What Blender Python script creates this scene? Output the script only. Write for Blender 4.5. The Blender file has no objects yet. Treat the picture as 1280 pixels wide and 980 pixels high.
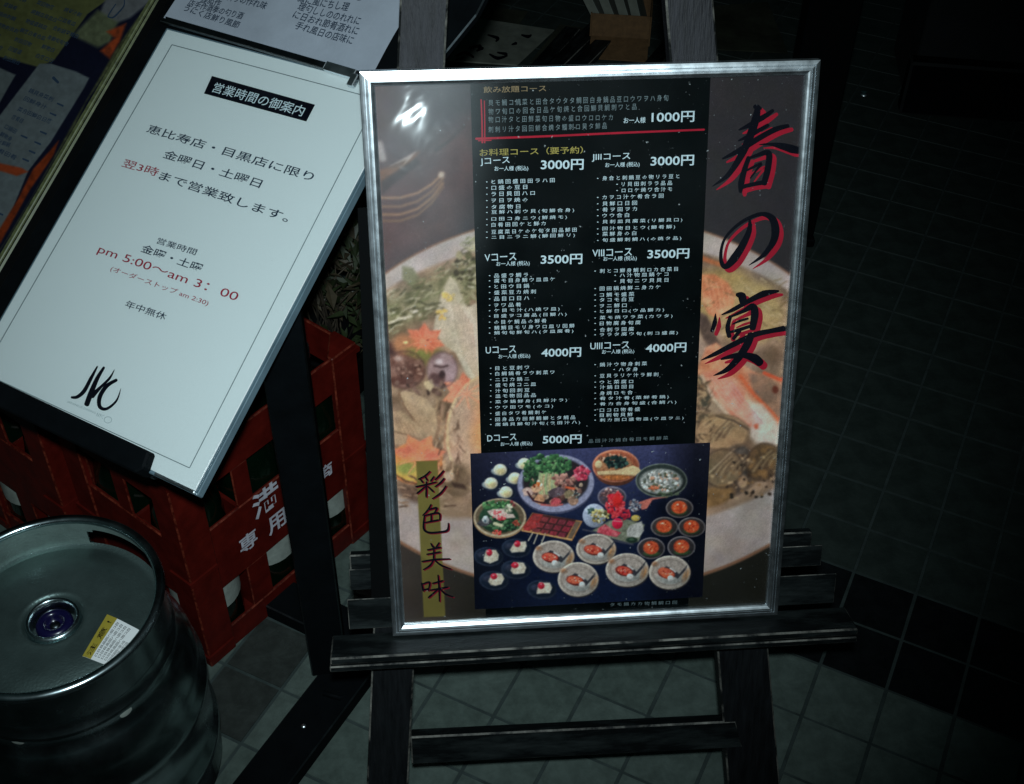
import bpy, bmesh, math, random
import numpy as np
from mathutils import Vector, Matrix

# ------------------------------------------------------------------ camera, light, exposure
CAM_H = 1.55; FOC = 1540.0; PITCH = math.radians(42.0); ROLL = math.radians(0.96)
scn = bpy.context.scene
col = scn.collection
_rt0 = np.array([1, 0, 0.]); _up0 = np.array([0, math.sin(PITCH), math.cos(PITCH)]); _fw = np.array([0, math.cos(PITCH), -math.sin(PITCH)])
_rt = math.cos(ROLL) * _rt0 + math.sin(ROLL) * _up0
_up = -math.sin(ROLL) * _rt0 + math.cos(ROLL) * _up0
EYE = np.array([0, 0, CAM_H])
cd = bpy.data.cameras.new('camera'); cam = bpy.data.objects.new('camera', cd); col.objects.link(cam)
M = Matrix(((_rt[0], _up[0], -_fw[0]), (_rt[1], _up[1], -_fw[1]), (_rt[2], _up[2], -_fw[2])))
cam.matrix_world = Matrix.Translation(EYE) @ M.to_4x4()
cd.sensor_fit = 'HORIZONTAL'; cd.sensor_width = 36; cd.lens = 36 * FOC / 1280
cd.shift_y = -10 / 1280.0
cd.clip_start = 0.02; cd.clip_end = 200
scn.camera = cam
w = bpy.data.worlds.new('World'); scn.world = w; w.use_nodes = True
bg = w.node_tree.nodes['Background']; bg.inputs[0].default_value = (0.25, 0.8, 0.8, 1); bg.inputs[1].default_value = 0.008
scn.view_settings.view_transform = 'Standard'; scn.view_settings.look = 'None'; scn.view_settings.exposure = 0; scn.view_settings.gamma = 1
# the photographer's flash, just above the lens: it aims a little low and left
fl = bpy.data.lights.new('camera_flash', 'SPOT'); flo = bpy.data.objects.new('camera_flash', fl); col.objects.link(flo)
flo.location = (0.0, 0.01, 1.615)
fl.energy = 82; fl.color = (0.82, 0.99, 1.04); fl.shadow_soft_size = 0.014
fl.spot_size = math.radians(67); fl.spot_blend = 1.0
_t = Vector((-0.14, 1.06, 0.72)) - Vector(flo.location)
flo.rotation_euler = _t.to_track_quat('-Z', 'Y').to_euler()

# ------------------------------------------------------------------ projection helpers (real surfaces, laid out once)
def ray(px, py):
    return _fw + (px - 640) / FOC * _rt - (py - 480) / FOC * _up
def floor_at(px, py, z=0.0):
    d = ray(px, py); return EYE + d * ((CAM_H - z) / -d[2])
def project(P):
    d = P - EYE; z = d @ _fw
    return 640 + FOC * (d @ _rt) / z, 480 - FOC * (d @ _up) / z
class Plane:
    """a rectangular surface: origin bottom left, X along the width, U up the sheet, N towards the viewer"""
    def __init__(s, o, X, U):
        s.o, s.X, s.U = np.array(o, float), np.array(X, float), np.array(U, float)
        s.N = np.cross(s.X, s.U)
        if s.N @ (EYE - s.o) < 0: s.N = -s.N
    def uv(s, px, py, off=0.0):
        d = ray(px, py); oo = s.o + s.N * off; t = ((oo - EYE) @ s.N) / (d @ s.N)
        P = EYE + t * d - oo; return float(P @ s.X), float(P @ s.U)
    def mat(s):
        m = Matrix(((s.X[0], s.U[0], s.N[0]), (s.X[1], s.U[1], s.N[1]), (s.X[2], s.U[2], s.N[2]))).to_4x4()
        return Matrix.Translation(s.o) @ m
_yaw, _lean = .0885, .3468
BOARD = Plane((-.1319, .8538, .3865), (math.cos(_yaw), math.sin(_yaw), 0),
              (-math.sin(_yaw) * math.sin(_lean), math.cos(_yaw) * math.sin(_lean), math.cos(_lean)))
BW, BH = .45, .6355
def _rot(rx, ry, rz):
    cx, sx, cy, sy, cz, sz = math.cos(rx), math.sin(rx), math.cos(ry), math.sin(ry), math.cos(rz), math.sin(rz)
    return np.array([[cz, -sz, 0], [sz, cz, 0], [0, 0, 1]]) @ np.array([[1, 0, 0], [0, cx, -sx], [0, sx, cx]]) @ np.array([[cy, 0, sy], [0, 1, 0], [-sy, 0, cy]])
_R = _rot(-0.9986, -0.1138, -0.6415)
NOTE = Plane((-0.6238, 1.0316, 0.608), _R @ [1, 0, 0], _R @ [0, 0, 1])
NW, NH = .36, .486

# ------------------------------------------------------------------ materials
def lin(c):
    c = np.asarray(c, float) / 255.0
    return np.where(c <= 0.04045, c / 12.92, ((c + 0.055) / 1.055) ** 2.4)
class NT:
    def __init__(s, m): s.t = m.node_tree; s.n = s.t.nodes; s.l = s.t.links
    def new(s, k, **kw):
        x = s.n.new(k)
        for a, b in kw.items(): setattr(x, a, b)
        return x
    def link(s, a, b): s.l.new(a, b)
def mat(name, color, rough=.6, metal=0., var=.25, scale=40, bump=.0, bscale=200, spec=.5, color2=None, stretch=None, coat=0, lo=.3, hi=.7):
    m = bpy.data.materials.new(name); m.use_nodes = True; t = NT(m)
    b = t.n['Principled BSDF']; b.inputs['Roughness'].default_value = rough; b.inputs['Metallic'].default_value = metal
    b.inputs['Specular IOR Level'].default_value = spec; b.inputs['Coat Weight'].default_value = coat
    tc = t.new('ShaderNodeTexCoord'); mp = t.new('ShaderNodeMapping'); t.link(tc.outputs['Object'], mp.inputs[0])
    if stretch: mp.inputs['Scale'].default_value = stretch
    nz = t.new('ShaderNodeTexNoise'); nz.inputs['Scale'].default_value = scale; nz.inputs['Detail'].default_value = 6; nz.inputs['Roughness'].default_value = .65
    t.link(mp.outputs[0], nz.inputs[0])
    rp = t.new('ShaderNodeValToRGB'); rp.color_ramp.elements[0].position = lo; rp.color_ramp.elements[1].position = hi
    c = np.array(color[:3], float); c2 = np.array(color2[:3], float) if color2 is not None else np.clip(c * (1 + var), 0, 1)
    c1 = c * (1 - var)
    rp.color_ramp.elements[0].color = (*c1, 1); rp.color_ramp.elements[1].color = (*c2, 1)
    t.link(nz.outputs[0], rp.inputs[0]); t.link(rp.outputs[0], b.inputs['Base Color'])
    mr = t.new('ShaderNodeMapRange'); mr.inputs[3].default_value = max(0.02, rough - .1); mr.inputs[4].default_value = min(1, rough + .12)
    t.link(nz.outputs[0], mr.inputs[0]); t.link(mr.outputs[0], b.inputs['Roughness'])
    if bump:
        n2 = t.new('ShaderNodeTexNoise'); n2.inputs['Scale'].default_value = bscale; n2.inputs['Detail'].default_value = 5
        t.link(mp.outputs[0], n2.inputs[0]); bp = t.new('ShaderNodeBump'); bp.inputs['Strength'].default_value = bump; bp.inputs['Distance'].default_value = .002
        t.link(n2.outputs[0], bp.inputs['Height']); t.link(bp.outputs[0], b.inputs['Normal'])
    return m
def print_mat(name, rough=.5, spec=.05):
    m = bpy.data.materials.new(name); m.use_nodes = True; t = NT(m); b = t.n['Principled BSDF']
    a = t.new('ShaderNodeVertexColor'); a.layer_name = 'ink'; t.link(a.outputs[0], b.inputs['Base Color'])
    b.inputs['Roughness'].default_value = rough; b.inputs['Specular IOR Level'].default_value = spec
    return m
def clear_mat(name, kind):
    """thin clear plastic sheet: see-through, with a gloss coat that shows lamps, creases and dust"""
    m = bpy.data.materials.new(name); m.use_nodes = True; t = NT(m); t.n.remove(t.n['Principled BSDF'])
    out = t.n['Material Output']; tr = t.new('ShaderNodeBsdfTransparent'); tr.inputs[0].default_value = (.95, .97, .97, 1)
    gl = t.new('ShaderNodeBsdfGlossy'); gl.inputs['Roughness'].default_value = .15 if kind == 'board' else .06
    tc = t.new('ShaderNodeTexCoord')
    lw = t.new('ShaderNodeLayerWeight'); lw.inputs[0].default_value = .5
    pw = t.new('ShaderNodeMath', operation='POWER'); pw.inputs[1].default_value = 4; t.link(lw.outputs['Facing'], pw.inputs[0])
    fr = t.new('ShaderNodeMath', operation='MULTIPLY_ADD'); fr.inputs[1].default_value = .9; fr.inputs[2].default_value = .035; t.link(pw.outputs[0], fr.inputs[0])
    mx = t.new('ShaderNodeMixShader'); t.link(tr.outputs[0], mx.inputs[1]); t.link(gl.outputs[0], mx.inputs[2])
    df = t.new('ShaderNodeBsdfDiffuse'); df.inputs[0].default_value = (.75, .8, .82, 1)
    mx2 = t.new('ShaderNodeMixShader'); t.link(mx.outputs[0], mx2.inputs[1]); t.link(df.outputs[0], mx2.inputs[2])
    t.link(fr.outputs[0], mx.inputs[0]); t.link(mx2.outputs[0], out.inputs[0])
    # dust specks and scuffs
    nd = t.new('ShaderNodeTexNoise'); nd.inputs['Scale'].default_value = 260; nd.inputs['Detail'].default_value = 2; t.link(tc.outputs['Object'], nd.inputs[0])
    r1 = t.new('ShaderNodeMapRange'); r1.inputs[1].default_value = .74; r1.inputs[2].default_value = .80; r1.inputs[4].default_value = .3 if kind == 'board' else .06; t.link(nd.outputs[0], r1.inputs[0])
    ns = t.new('ShaderNodeTexNoise'); ns.inputs['Scale'].default_value = 9; ns.inputs['Detail'].default_value = 5; t.link(tc.outputs['Object'], ns.inputs[0])
    r2 = t.new('ShaderNodeMapRange'); r2.inputs[1].default_value = .45; r2.inputs[2].default_value = .8; r2.inputs[4].default_value = .003 if kind == 'board' else .004; t.link(ns.outputs[0], r2.inputs[0])
    ad = t.new('ShaderNodeMath', operation='ADD'); t.link(r1.outputs[0], ad.inputs[0]); t.link(r2.outputs[0], ad.inputs[1]); t.link(ad.outputs[0], mx2.inputs[0])
    # creases of the film, strongest near the top left corner of the board
    nb = t.new('ShaderNodeTexNoise'); nb.inputs['Scale'].default_value = 10; nb.inputs['Detail'].default_value = 3; nb.inputs['Roughness'].default_value = .6; nb.inputs['Distortion'].default_value = .8
    t.link(tc.outputs['Object'], nb.inputs[0])
    bp = t.new('ShaderNodeBump'); bp.inputs['Distance'].default_value = .006
    if kind == 'board':
        bp.inputs['Distance'].default_value = .036
        vm = t.new('ShaderNodeVectorMath', operation='MULTIPLY'); vm.inputs[1].default_value = (1, .38, 0); t.link(tc.outputs['Object'], vm.inputs[0])
        vd = t.new('ShaderNodeVectorMath', operation='DISTANCE'); vd.inputs[1].default_value = (.052, (.600) * .38, 0); t.link(vm.outputs[0], vd.inputs[0])
        r3 = t.new('ShaderNodeMapRange'); r3.interpolation_type = 'SMOOTHSTEP'; r3.inputs[1].default_value = .005; r3.inputs[2].default_value = .062; r3.inputs[3].default_value = 1; r3.inputs[4].default_value = .02; t.link(vd.outputs['Value'], r3.inputs[0])
        bp.inputs['Distance'].default_value = 1; bp.inputs['Strength'].default_value = 1
        n1 = t.new('ShaderNodeMath', operation='MULTIPLY'); t.link(nb.outputs[0], n1.inputs[0]); t.link(r3.outputs[0], n1.inputs[1])
        # the film bows back towards the top rail
        sx_ = t.new('ShaderNodeSeparateXYZ'); t.link(tc.outputs['Object'], sx_.inputs[0])
        a1 = t.new('ShaderNodeMath', operation='SUBTRACT'); t.link(sx_.outputs[1], a1.inputs[0]); a1.inputs[1].default_value = .49
        a2 = t.new('ShaderNodeMath', operation='MAXIMUM'); t.link(a1.outputs[0], a2.inputs[0]); a2.inputs[1].default_value = 0
        a3 = t.new('ShaderNodeMath', operation='MULTIPLY'); t.link(a2.outputs[0], a3.inputs[0]); t.link(a2.outputs[0], a3.inputs[1])
        b1 = t.new('ShaderNodeMath', operation='SUBTRACT'); t.link(sx_.outputs[0], b1.inputs[0]); b1.inputs[1].default_value = .052
        b2_ = t.new('ShaderNodeMath', operation='ABSOLUTE'); t.link(b1.outputs[0], b2_.inputs[0])
        b3 = t.new('ShaderNodeMapRange'); b3.interpolation_type = 'SMOOTHERSTEP'; b3.inputs[1].default_value = .0; b3.inputs[2].default_value = .060; b3.inputs[3].default_value = 1; b3.inputs[4].default_value = 0; t.link(b2_.outputs[0], b3.inputs[0])
        a5 = t.new('ShaderNodeMath', operation='MULTIPLY'); t.link(a3.outputs[0], a5.inputs[0]); t.link(b3.outputs[0], a5.inputs[1])
        a4 = t.new('ShaderNodeMath', operation='MULTIPLY'); t.link(a5.outputs[0], a4.inputs[0]); a4.inputs[1].default_value = -.98
        hh = t.new('ShaderNodeMath', operation='MULTIPLY_ADD'); hh.inputs[1].default_value = .0075; t.link(n1.outputs[0], hh.inputs[0]); t.link(a4.outputs[0], hh.inputs[2])
    else: bp.inputs['Strength'].default_value = .05
    if kind == 'board':      # haze of the glare painted in as pale diffuse, broken up like scuffs
        haze_ = t.new('ShaderNodeMath', operation='MULTIPLY_ADD'); haze_.inputs[1].default_value = .15
        r4 = t.new('ShaderNodeMapRange'); r4.interpolation_type = 'SMOOTHSTEP'; r4.inputs[1].default_value = .0; r4.inputs[2].default_value = .10; r4.inputs[3].default_value = 1; r4.inputs[4].default_value = 0; t.link(vd.outputs['Value'], r4.inputs[0])
        r5 = t.new('ShaderNodeMath', operation='MULTIPLY'); t.link(r4.outputs[0], r5.inputs[0]); t.link(ns.outputs[0], r5.inputs[1]); t.link(r5.outputs[0], haze_.inputs[0]); t.link(ad.outputs[0], haze_.inputs[2]); t.link(haze_.outputs[0], mx2.inputs[0])
    t.link((hh if kind == 'board' else nb).outputs[0], bp.inputs['Height']); t.link(bp.outputs[0], gl.inputs['Normal'])
    return m
MAT = dict(
    white_paper=mat('white_paper', (.74, .76, .76), .7, var=.02, scale=300, bump=.05, bscale=600),
    grey_paper=mat('grey_paper', (.29, .32, .37), .65, var=.12, scale=12, bump=.3, bscale=30),
    ink=mat('ink', (.004, .004, .008), .5, spec=.04, var=.1),
    blue_ink=mat('blue_ink', (.02, .035, .06), .5, spec=.04, var=.1),
    red_ink=mat('red_ink', (.32, .02, .045), .55, spec=.04, var=.1),
    dark_red_ink=mat('dark_red_ink', (.20, .006, .02), .55, spec=.04, var=.2, scale=60),
    crimson=mat('crimson', (.42, .012, .03), .55, spec=.04, var=.15),
    black_print=mat('black_print', (.0010, .0022, .0026), .5, spec=.04, var=.3, scale=30),
    white_ink=mat('white_ink', (.62, .70, .74), .5, spec=.04, var=.15, scale=300),
    gold_ink=mat('gold_ink', (.40, .30, .08), .5, spec=.04, var=.3, scale=200),
    tan_ink=mat('tan_ink', (.26, .17, .09), .5, spec=.04, var=.3, scale=200),
    grey_ink=mat('grey_ink', (.16, .19, .2), .5, spec=.04, var=.3, scale=200),
    faint_ink=mat('faint_ink', (.30, .36, .37), .5, var=.3, scale=200),
    aluminium=mat('aluminium', (.80, .86, .90), .32, 1., var=.1, scale=60, bump=.05, bscale=90, stretch=(1, 1, 1)),
    dark_metal=mat('dark_metal', (.10, .12, .13), .35, 1., var=.2),
    black_wood=mat('black_wood', (.007, .010, .011), .5, spec=.15, var=.6, scale=12, color2=(.022, .028, .028), lo=.45, hi=.8, bump=.35, bscale=60, stretch=(1, 4, 4)),
    black_wood_up=mat('black_wood_up', (.006, .007, .008), .5, spec=.18, var=.5, scale=18, bump=.5, bscale=60, stretch=(9, 1, 9)),
    leg_wood_lit=mat('leg_wood_lit', (.017, .017, .020), .55, spec=.18, var=.5, scale=18, bump=.5, bscale=60, stretch=(9, 1, 9)),  # leg wood with the flash's light on the post tops put into its colour
    worn_wood=mat('worn_wood', (.018, .020, .020), .6, spec=.18, var=.6, scale=26, lo=.42, hi=.72, color2=(.26, .25, .22), bump=.4),
    black_paint=mat('black_paint', (.0022, .0032, .004), .65, spec=.05, var=.3, scale=20),
    matte_black=mat('matte_black', (.0012, .0016, .0018), .85, var=.3, scale=20, spec=.08),
    red_plastic=mat('red_plastic', (.070, .0042, .0020), .5, spec=.2, var=.35, scale=25, bump=.12, bscale=70),
    scuffed_red=mat('scuffed_red', (.07, .006, .003), .5, spec=.2, var=.4, scale=90, lo=.4, hi=.8, color2=(.24, .045, .022)),
    crate_print=mat('crate_print', (.48, .48, .54), .6, var=.25, scale=60),
    keg_steel=mat('keg_steel', (.120, .170, .162), .40, .78, var=.35, scale=9, bump=.25, bscale=420, spec=.5),
    chimb_steel=mat('chimb_steel', (.22, .29, .27), .42, .6, var=.35, scale=12, bump=.25, bscale=300, spec=.5),
    keg_rim=mat('keg_rim', (.50, .60, .62), .24, 1., var=.35, scale=14, bump=.22, bscale=26),
    valve_blue=mat('valve_blue', (.006, .005, .035), .25, var=.2, coat=.5),
    yellow=mat('yellow', (.34, .27, .03), .6, var=.1),
    green_glass=mat('green_glass', (.001, .0045, .002), .07, var=.2, spec=.8),
    bottle_label=mat('bottle_label', (.26, .29, .26), .7, var=.2, scale=60),
    cardboard=mat('cardboard', (.16, .085, .035), .8, var=.3, scale=50),
    grubby_paper=mat('grubby_paper', (.16, .17, .14), .8, var=.3, scale=20),
    old_paper=mat('old_paper', (.035, .038, .026), .85, var=.6, scale=9, bump=.4, bscale=20, spec=.1),
    leaf=mat('leaf', (.022, .032, .011), .5, var=.5, scale=30),
    brown_leaf=mat('brown_leaf', (.05, .038, .02), .6, var=.5, scale=30),
    twig=mat('twig', (.06, .045, .03), .7, var=.4),
    stone=mat('stone', (.16, .17, .15), .8, var=.3, scale=60, bump=.4),
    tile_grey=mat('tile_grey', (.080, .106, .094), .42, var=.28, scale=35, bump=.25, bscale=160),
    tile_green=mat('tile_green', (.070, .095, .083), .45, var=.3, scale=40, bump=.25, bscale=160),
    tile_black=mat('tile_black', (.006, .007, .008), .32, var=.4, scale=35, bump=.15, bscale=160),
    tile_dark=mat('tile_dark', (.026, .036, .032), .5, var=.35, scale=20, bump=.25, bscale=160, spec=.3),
    tile_slate=mat('tile_slate', (.026, .032, .029), .45, var=.35, scale=35, bump=.3, bscale=160),
    grout=mat('grout', (.040, .054, .052), .8, spec=.1, var=.3, scale=30, bump=.3, bscale=300),
    wall_dark=mat('wall_dark', (.006, .008, .009), .8, var=.5, scale=18, bump=.4),
    board_edge=mat('board_edge', (.075, .085, .035), .5, var=.5, scale=120),
    poster_print=print_mat('poster_print', .6, .04),
    photo_print=print_mat('photo_print', .6, .04),
    clear_film=clear_mat('clear_film', 'board'),
    clear_case=clear_mat('clear_case', 'note'),
    acrylic_edge=mat('acrylic_edge', (.10, .15, .18), .18, var=.2, scale=20, spec=.7),
)

# ------------------------------------------------------------------ object helpers
def tag(o, label=None, cat=None, group=None, kind=None):
    if label: o['label'] = label
    if cat: o['category'] = cat
    if group: o['group'] = group
    if kind: o['kind'] = kind
    return o
def empty(name, m=None):
    o = bpy.data.objects.new(name, None); col.objects.link(o); o.empty_display_size = .05
    if m is not None: o.matrix_world = m
    return o
def obj(name, me, mats, parent=None, m=None):
    o = bpy.data.objects.new(name, me); col.objects.link(o)
    if not me.materials:
        for x in (mats if isinstance(mats, (list, tuple)) else [mats]): me.materials.append(MAT[x] if isinstance(x, str) else x)
    if parent: o.parent = parent
    if m is not None: o.matrix_local = m
    return o
def bm_mesh(bm, smooth=False):
    me = bpy.data.meshes.new('mesh'); bmesh.ops.recalc_face_normals(bm, faces=bm.faces)
    if smooth:
        for f in bm.faces: f.smooth = True
    bm.to_mesh(me); bm.free(); return me
def box(bm, lo, hi, bev=0., M_=None, seg=1):
    """axis aligned box (in the local frame), its bevels take material slot 1"""
    b2 = bmesh.new()
    bmesh.ops.create_cube(b2, size=1)
    for v in b2.verts:
        v.co = Vector([(lo[i] + hi[i]) / 2 + v.co[i] * (hi[i] - lo[i]) for i in range(3)])
    if bev: bmesh.ops.bevel(b2, geom=b2.edges[:], offset=bev, segments=seg, profile=.5, affect='EDGES', material=1)
    if M_ is not None: bmesh.ops.transform(b2, matrix=M_, verts=b2.verts)
    merge(bm, b2)
def merge(bm, b2):
    mp = {v: bm.verts.new(v.co) for v in b2.verts}
    for f in b2.faces:
        try: g = bm.faces.new([mp[v] for v in f.verts]); g.material_index = f.material_index; g.smooth = f.smooth
        except ValueError: pass
    b2.free()
def prism(bm, poly, z0, z1, bev=0.):
    """polygon in local xy extruded from z0 to z1"""
    b2 = bmesh.new(); vs = [b2.verts.new((x, y, z0)) for x, y in poly]; f = b2.faces.new(vs)
    r = bmesh.ops.extrude_face_region(b2, geom=[f]); 
    for e in r['geom']:
        if isinstance(e, bmesh.types.BMVert): e.co.z = z1
    bmesh.ops.recalc_face_normals(b2, faces=b2.faces)
    if bev: bmesh.ops.bevel(b2, geom=b2.edges[:], offset=bev, segments=1, affect='EDGES', material=1)
    merge(bm, b2)
def lathe(prof, n=40, a0=0., a1=2 * math.pi):
    bm = bmesh.new(); full = abs(a1 - a0 - 2 * math.pi) < 1e-6; rings = []
    m = n if full else n + 1
    for r, z in prof:
        rings.append([bm.verts.new((r * math.cos(a0 + (a1 - a0) * i / n), r * math.sin(a0 + (a1 - a0) * i / n), z)) for i in range(m)] if r > 1e-6 else [bm.verts.new((0, 0, z))])
    for A, B in zip(rings, rings[1:]):
        for i in range(n):
            j = (i + 1) % m if full else i + 1
            if len(A) == 1 and len(B) == 1: continue
            if len(A) == 1: bm.faces.new((A[0], B[i], B[j]))
            elif len(B) == 1: bm.faces.new((A[i], A[j], B[0]))
            else: bm.faces.new((A[i], A[j], B[j], B[i]))
    for f in bm.faces: f.smooth = True
    return bm
def tube(bm, pts, rad, n=6):
    P = [Vector(p) for p in pts]; rings = []
    for i, p in enumerate(P):
        d = (P[min(i + 1, len(P) - 1)] - P[max(i - 1, 0)]).normalized(); a = d.orthogonal().normalized(); b = d.cross(a)
        r = rad[i] if isinstance(rad, (list, tuple)) else rad
        rings.append([bm.verts.new(p + (a * math.cos(k * 2 * math.pi / n) + b * math.sin(k * 2 * math.pi / n)) * r) for k in range(n)])
    for A, B in zip(rings, rings[1:]):
        for k in range(n): f = bm.faces.new((A[k], A[(k + 1) % n], B[(k + 1) % n], B[k])); f.smooth = True
    bm.faces.new(rings[0]); bm.faces.new(rings[-1])
# ---- lettering
_txt_cache = {}
def glyph_mesh(s, bold=0., res=3):
    key = (s, bold, res)
    if key not in _txt_cache:
        c = bpy.data.curves.new('t', 'FONT'); c.body = s; c.size = 1; c.resolution_u = res; c.offset = bold
        o = bpy.data.objects.new('t', c); col.objects.link(o)
        dg = bpy.context.evaluated_depsgraph_get(); me = bpy.data.meshes.new_from_object(o.evaluated_get(dg))
        n = len(me.vertices); v = np.zeros(n * 3); me.vertices.foreach_get('co', v); v = v.reshape(-1, 3)
        f = [tuple(p.vertices) for p in me.polygons]
        bpy.data.objects.remove(o); bpy.data.meshes.remove(me); bpy.data.curves.remove(c)
        _txt_cache[key] = (v, f)
    return _txt_cache[key]
STUFF_TEXT = {'handwriting', 'menu_text', 'brush_marks', 'dish_text', 'note_text', 'border_print', 'logo_small_print', 'red_rule', 'notice_text', 'hours_text'}
class Ink:
    """flat print gathered on a plane: text fitted between two points, and brush strokes"""
    def __init__(s, plane, z): s.p = plane; s.z = z; s.v = []; s.f = []; s.n = 0
    def add(s, v, f):
        s.v.append(v); s.f += [tuple(i + s.n for i in q) for q in f]; s.n += len(v)
    def text(s, t, a, b, h, bold=.0, res=3, fit=True):
        """t from pixel a to pixel b along its baseline, h = glyph height in metres"""
        v, f = glyph_mesh(t, bold, res)
        if len(v) == 0: return
        A = np.array(s.p.uv(*a)); B = np.array(s.p.uv(*b)); L = np.linalg.norm(B - A); d = (B - A) / L; e = np.array([-d[1], d[0]])
        mn, mxx = v[:, 0].min(), v[:, 0].max(); ymin, ymax = v[:, 1].min(), v[:, 1].max()
        x = (v[:, 0] - mn) * (L / max(1e-6, mxx - mn)); y = (v[:, 1] - ymin) * (h / max(.3, ymax - ymin))
        P = A + np.outer(x, d) + np.outer(y, e)
        s.add(np.c_[P, np.full(len(P), s.z)], f)
    def stroke(s, pts, widths, dx=0, dy=0, taper=True, sc=None):
        """a brush stroke through pixels, widths in pixels"""
        ox, oy, k = sc if sc else (0, 0, 1)
        P = np.array([(ox + x / k + dx, oy + y / k + dy) for x, y in pts], float); W = np.array(widths, float) / k
        if len(W) < len(P): W = np.interp(np.linspace(0, 1, len(P)), np.linspace(0, 1, len(W)), W)
        Q, WW = [], []; n = len(P)
        for i in range(n - 1):
            p0, p1, p2, p3 = P[max(i - 1, 0)], P[i], P[i + 1], P[min(i + 2, n - 1)]
            for t in np.linspace(0, 1, 7)[:-1]:
                Q.append(.5 * (2 * p1 + (p2 - p0) * t + (2 * p0 - 5 * p1 + 4 * p2 - p3) * t * t + (3 * p1 - p0 - 3 * p2 + p3) * t ** 3)); WW.append(W[i] + (W[i + 1] - W[i]) * t)
        Q.append(P[-1]); WW.append(W[-1]); Q = np.array(Q); WW = np.array(WW)
        D = np.gradient(Q, axis=0); D /= np.linalg.norm(D, axis=1)[:, None] + 1e-9; Nn = np.c_[-D[:, 1], D[:, 0]]
        rim = [Q[i] + Nn[i] * WW[i] / 2 for i in range(len(Q))]; rim2 = [Q[i] - Nn[i] * WW[i] / 2 for i in range(len(Q))]
        cap = lambda c, d, w_: [c + w_ / 2 * (math.cos(a) * d[1] + 0) for a in ()]
        L = [s.p.uv(*x) for x in rim]; R_ = [s.p.uv(*x) for x in rim2]
        v = [(*x, s.z) for x in L] + [(*x, s.z) for x in R_]; m = len(L); f = [(i, i + 1, m + i + 1, m + i) for i in range(m - 1)]
        # rounded ends
        for (c, d, wv, base) in ((Q[0], -D[0], WW[0], 0), (Q[-1], D[-1], WW[-1], m - 1)):
            if wv < 1.5 / max(k, 1): continue
            nn = np.array([-d[1], d[0]]); arc = [c + wv / 2 * (math.cos(a) * nn + math.sin(a) * d * .7) for a in np.linspace(0, math.pi, 6)]
            b = len(v); v += [(*s.p.uv(*x), s.z) for x in arc]; f.append(tuple(range(b, b + 6)))
        s.z += 0.000004      # strokes never share one plane
        s.add(np.array(v), f)
    def poly(s, pts, dz=0.):
        v = np.array([(*s.p.uv(*x), s.z + dz) for x in pts]); s.add(v, [tuple(range(len(pts)))])
    def line(s, a, b, wpx): s.stroke([a, b], [wpx, wpx])
    def make(s, name, material, parent, m=None):
        me = bpy.data.meshes.new(name); me.from_pydata(np.concatenate(s.v).tolist(), [], s.f); me.update()
        o = obj(name, me, material, parent, m)
        if name in STUFF_TEXT: o['kind'] = 'stuff'
        return o
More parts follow.
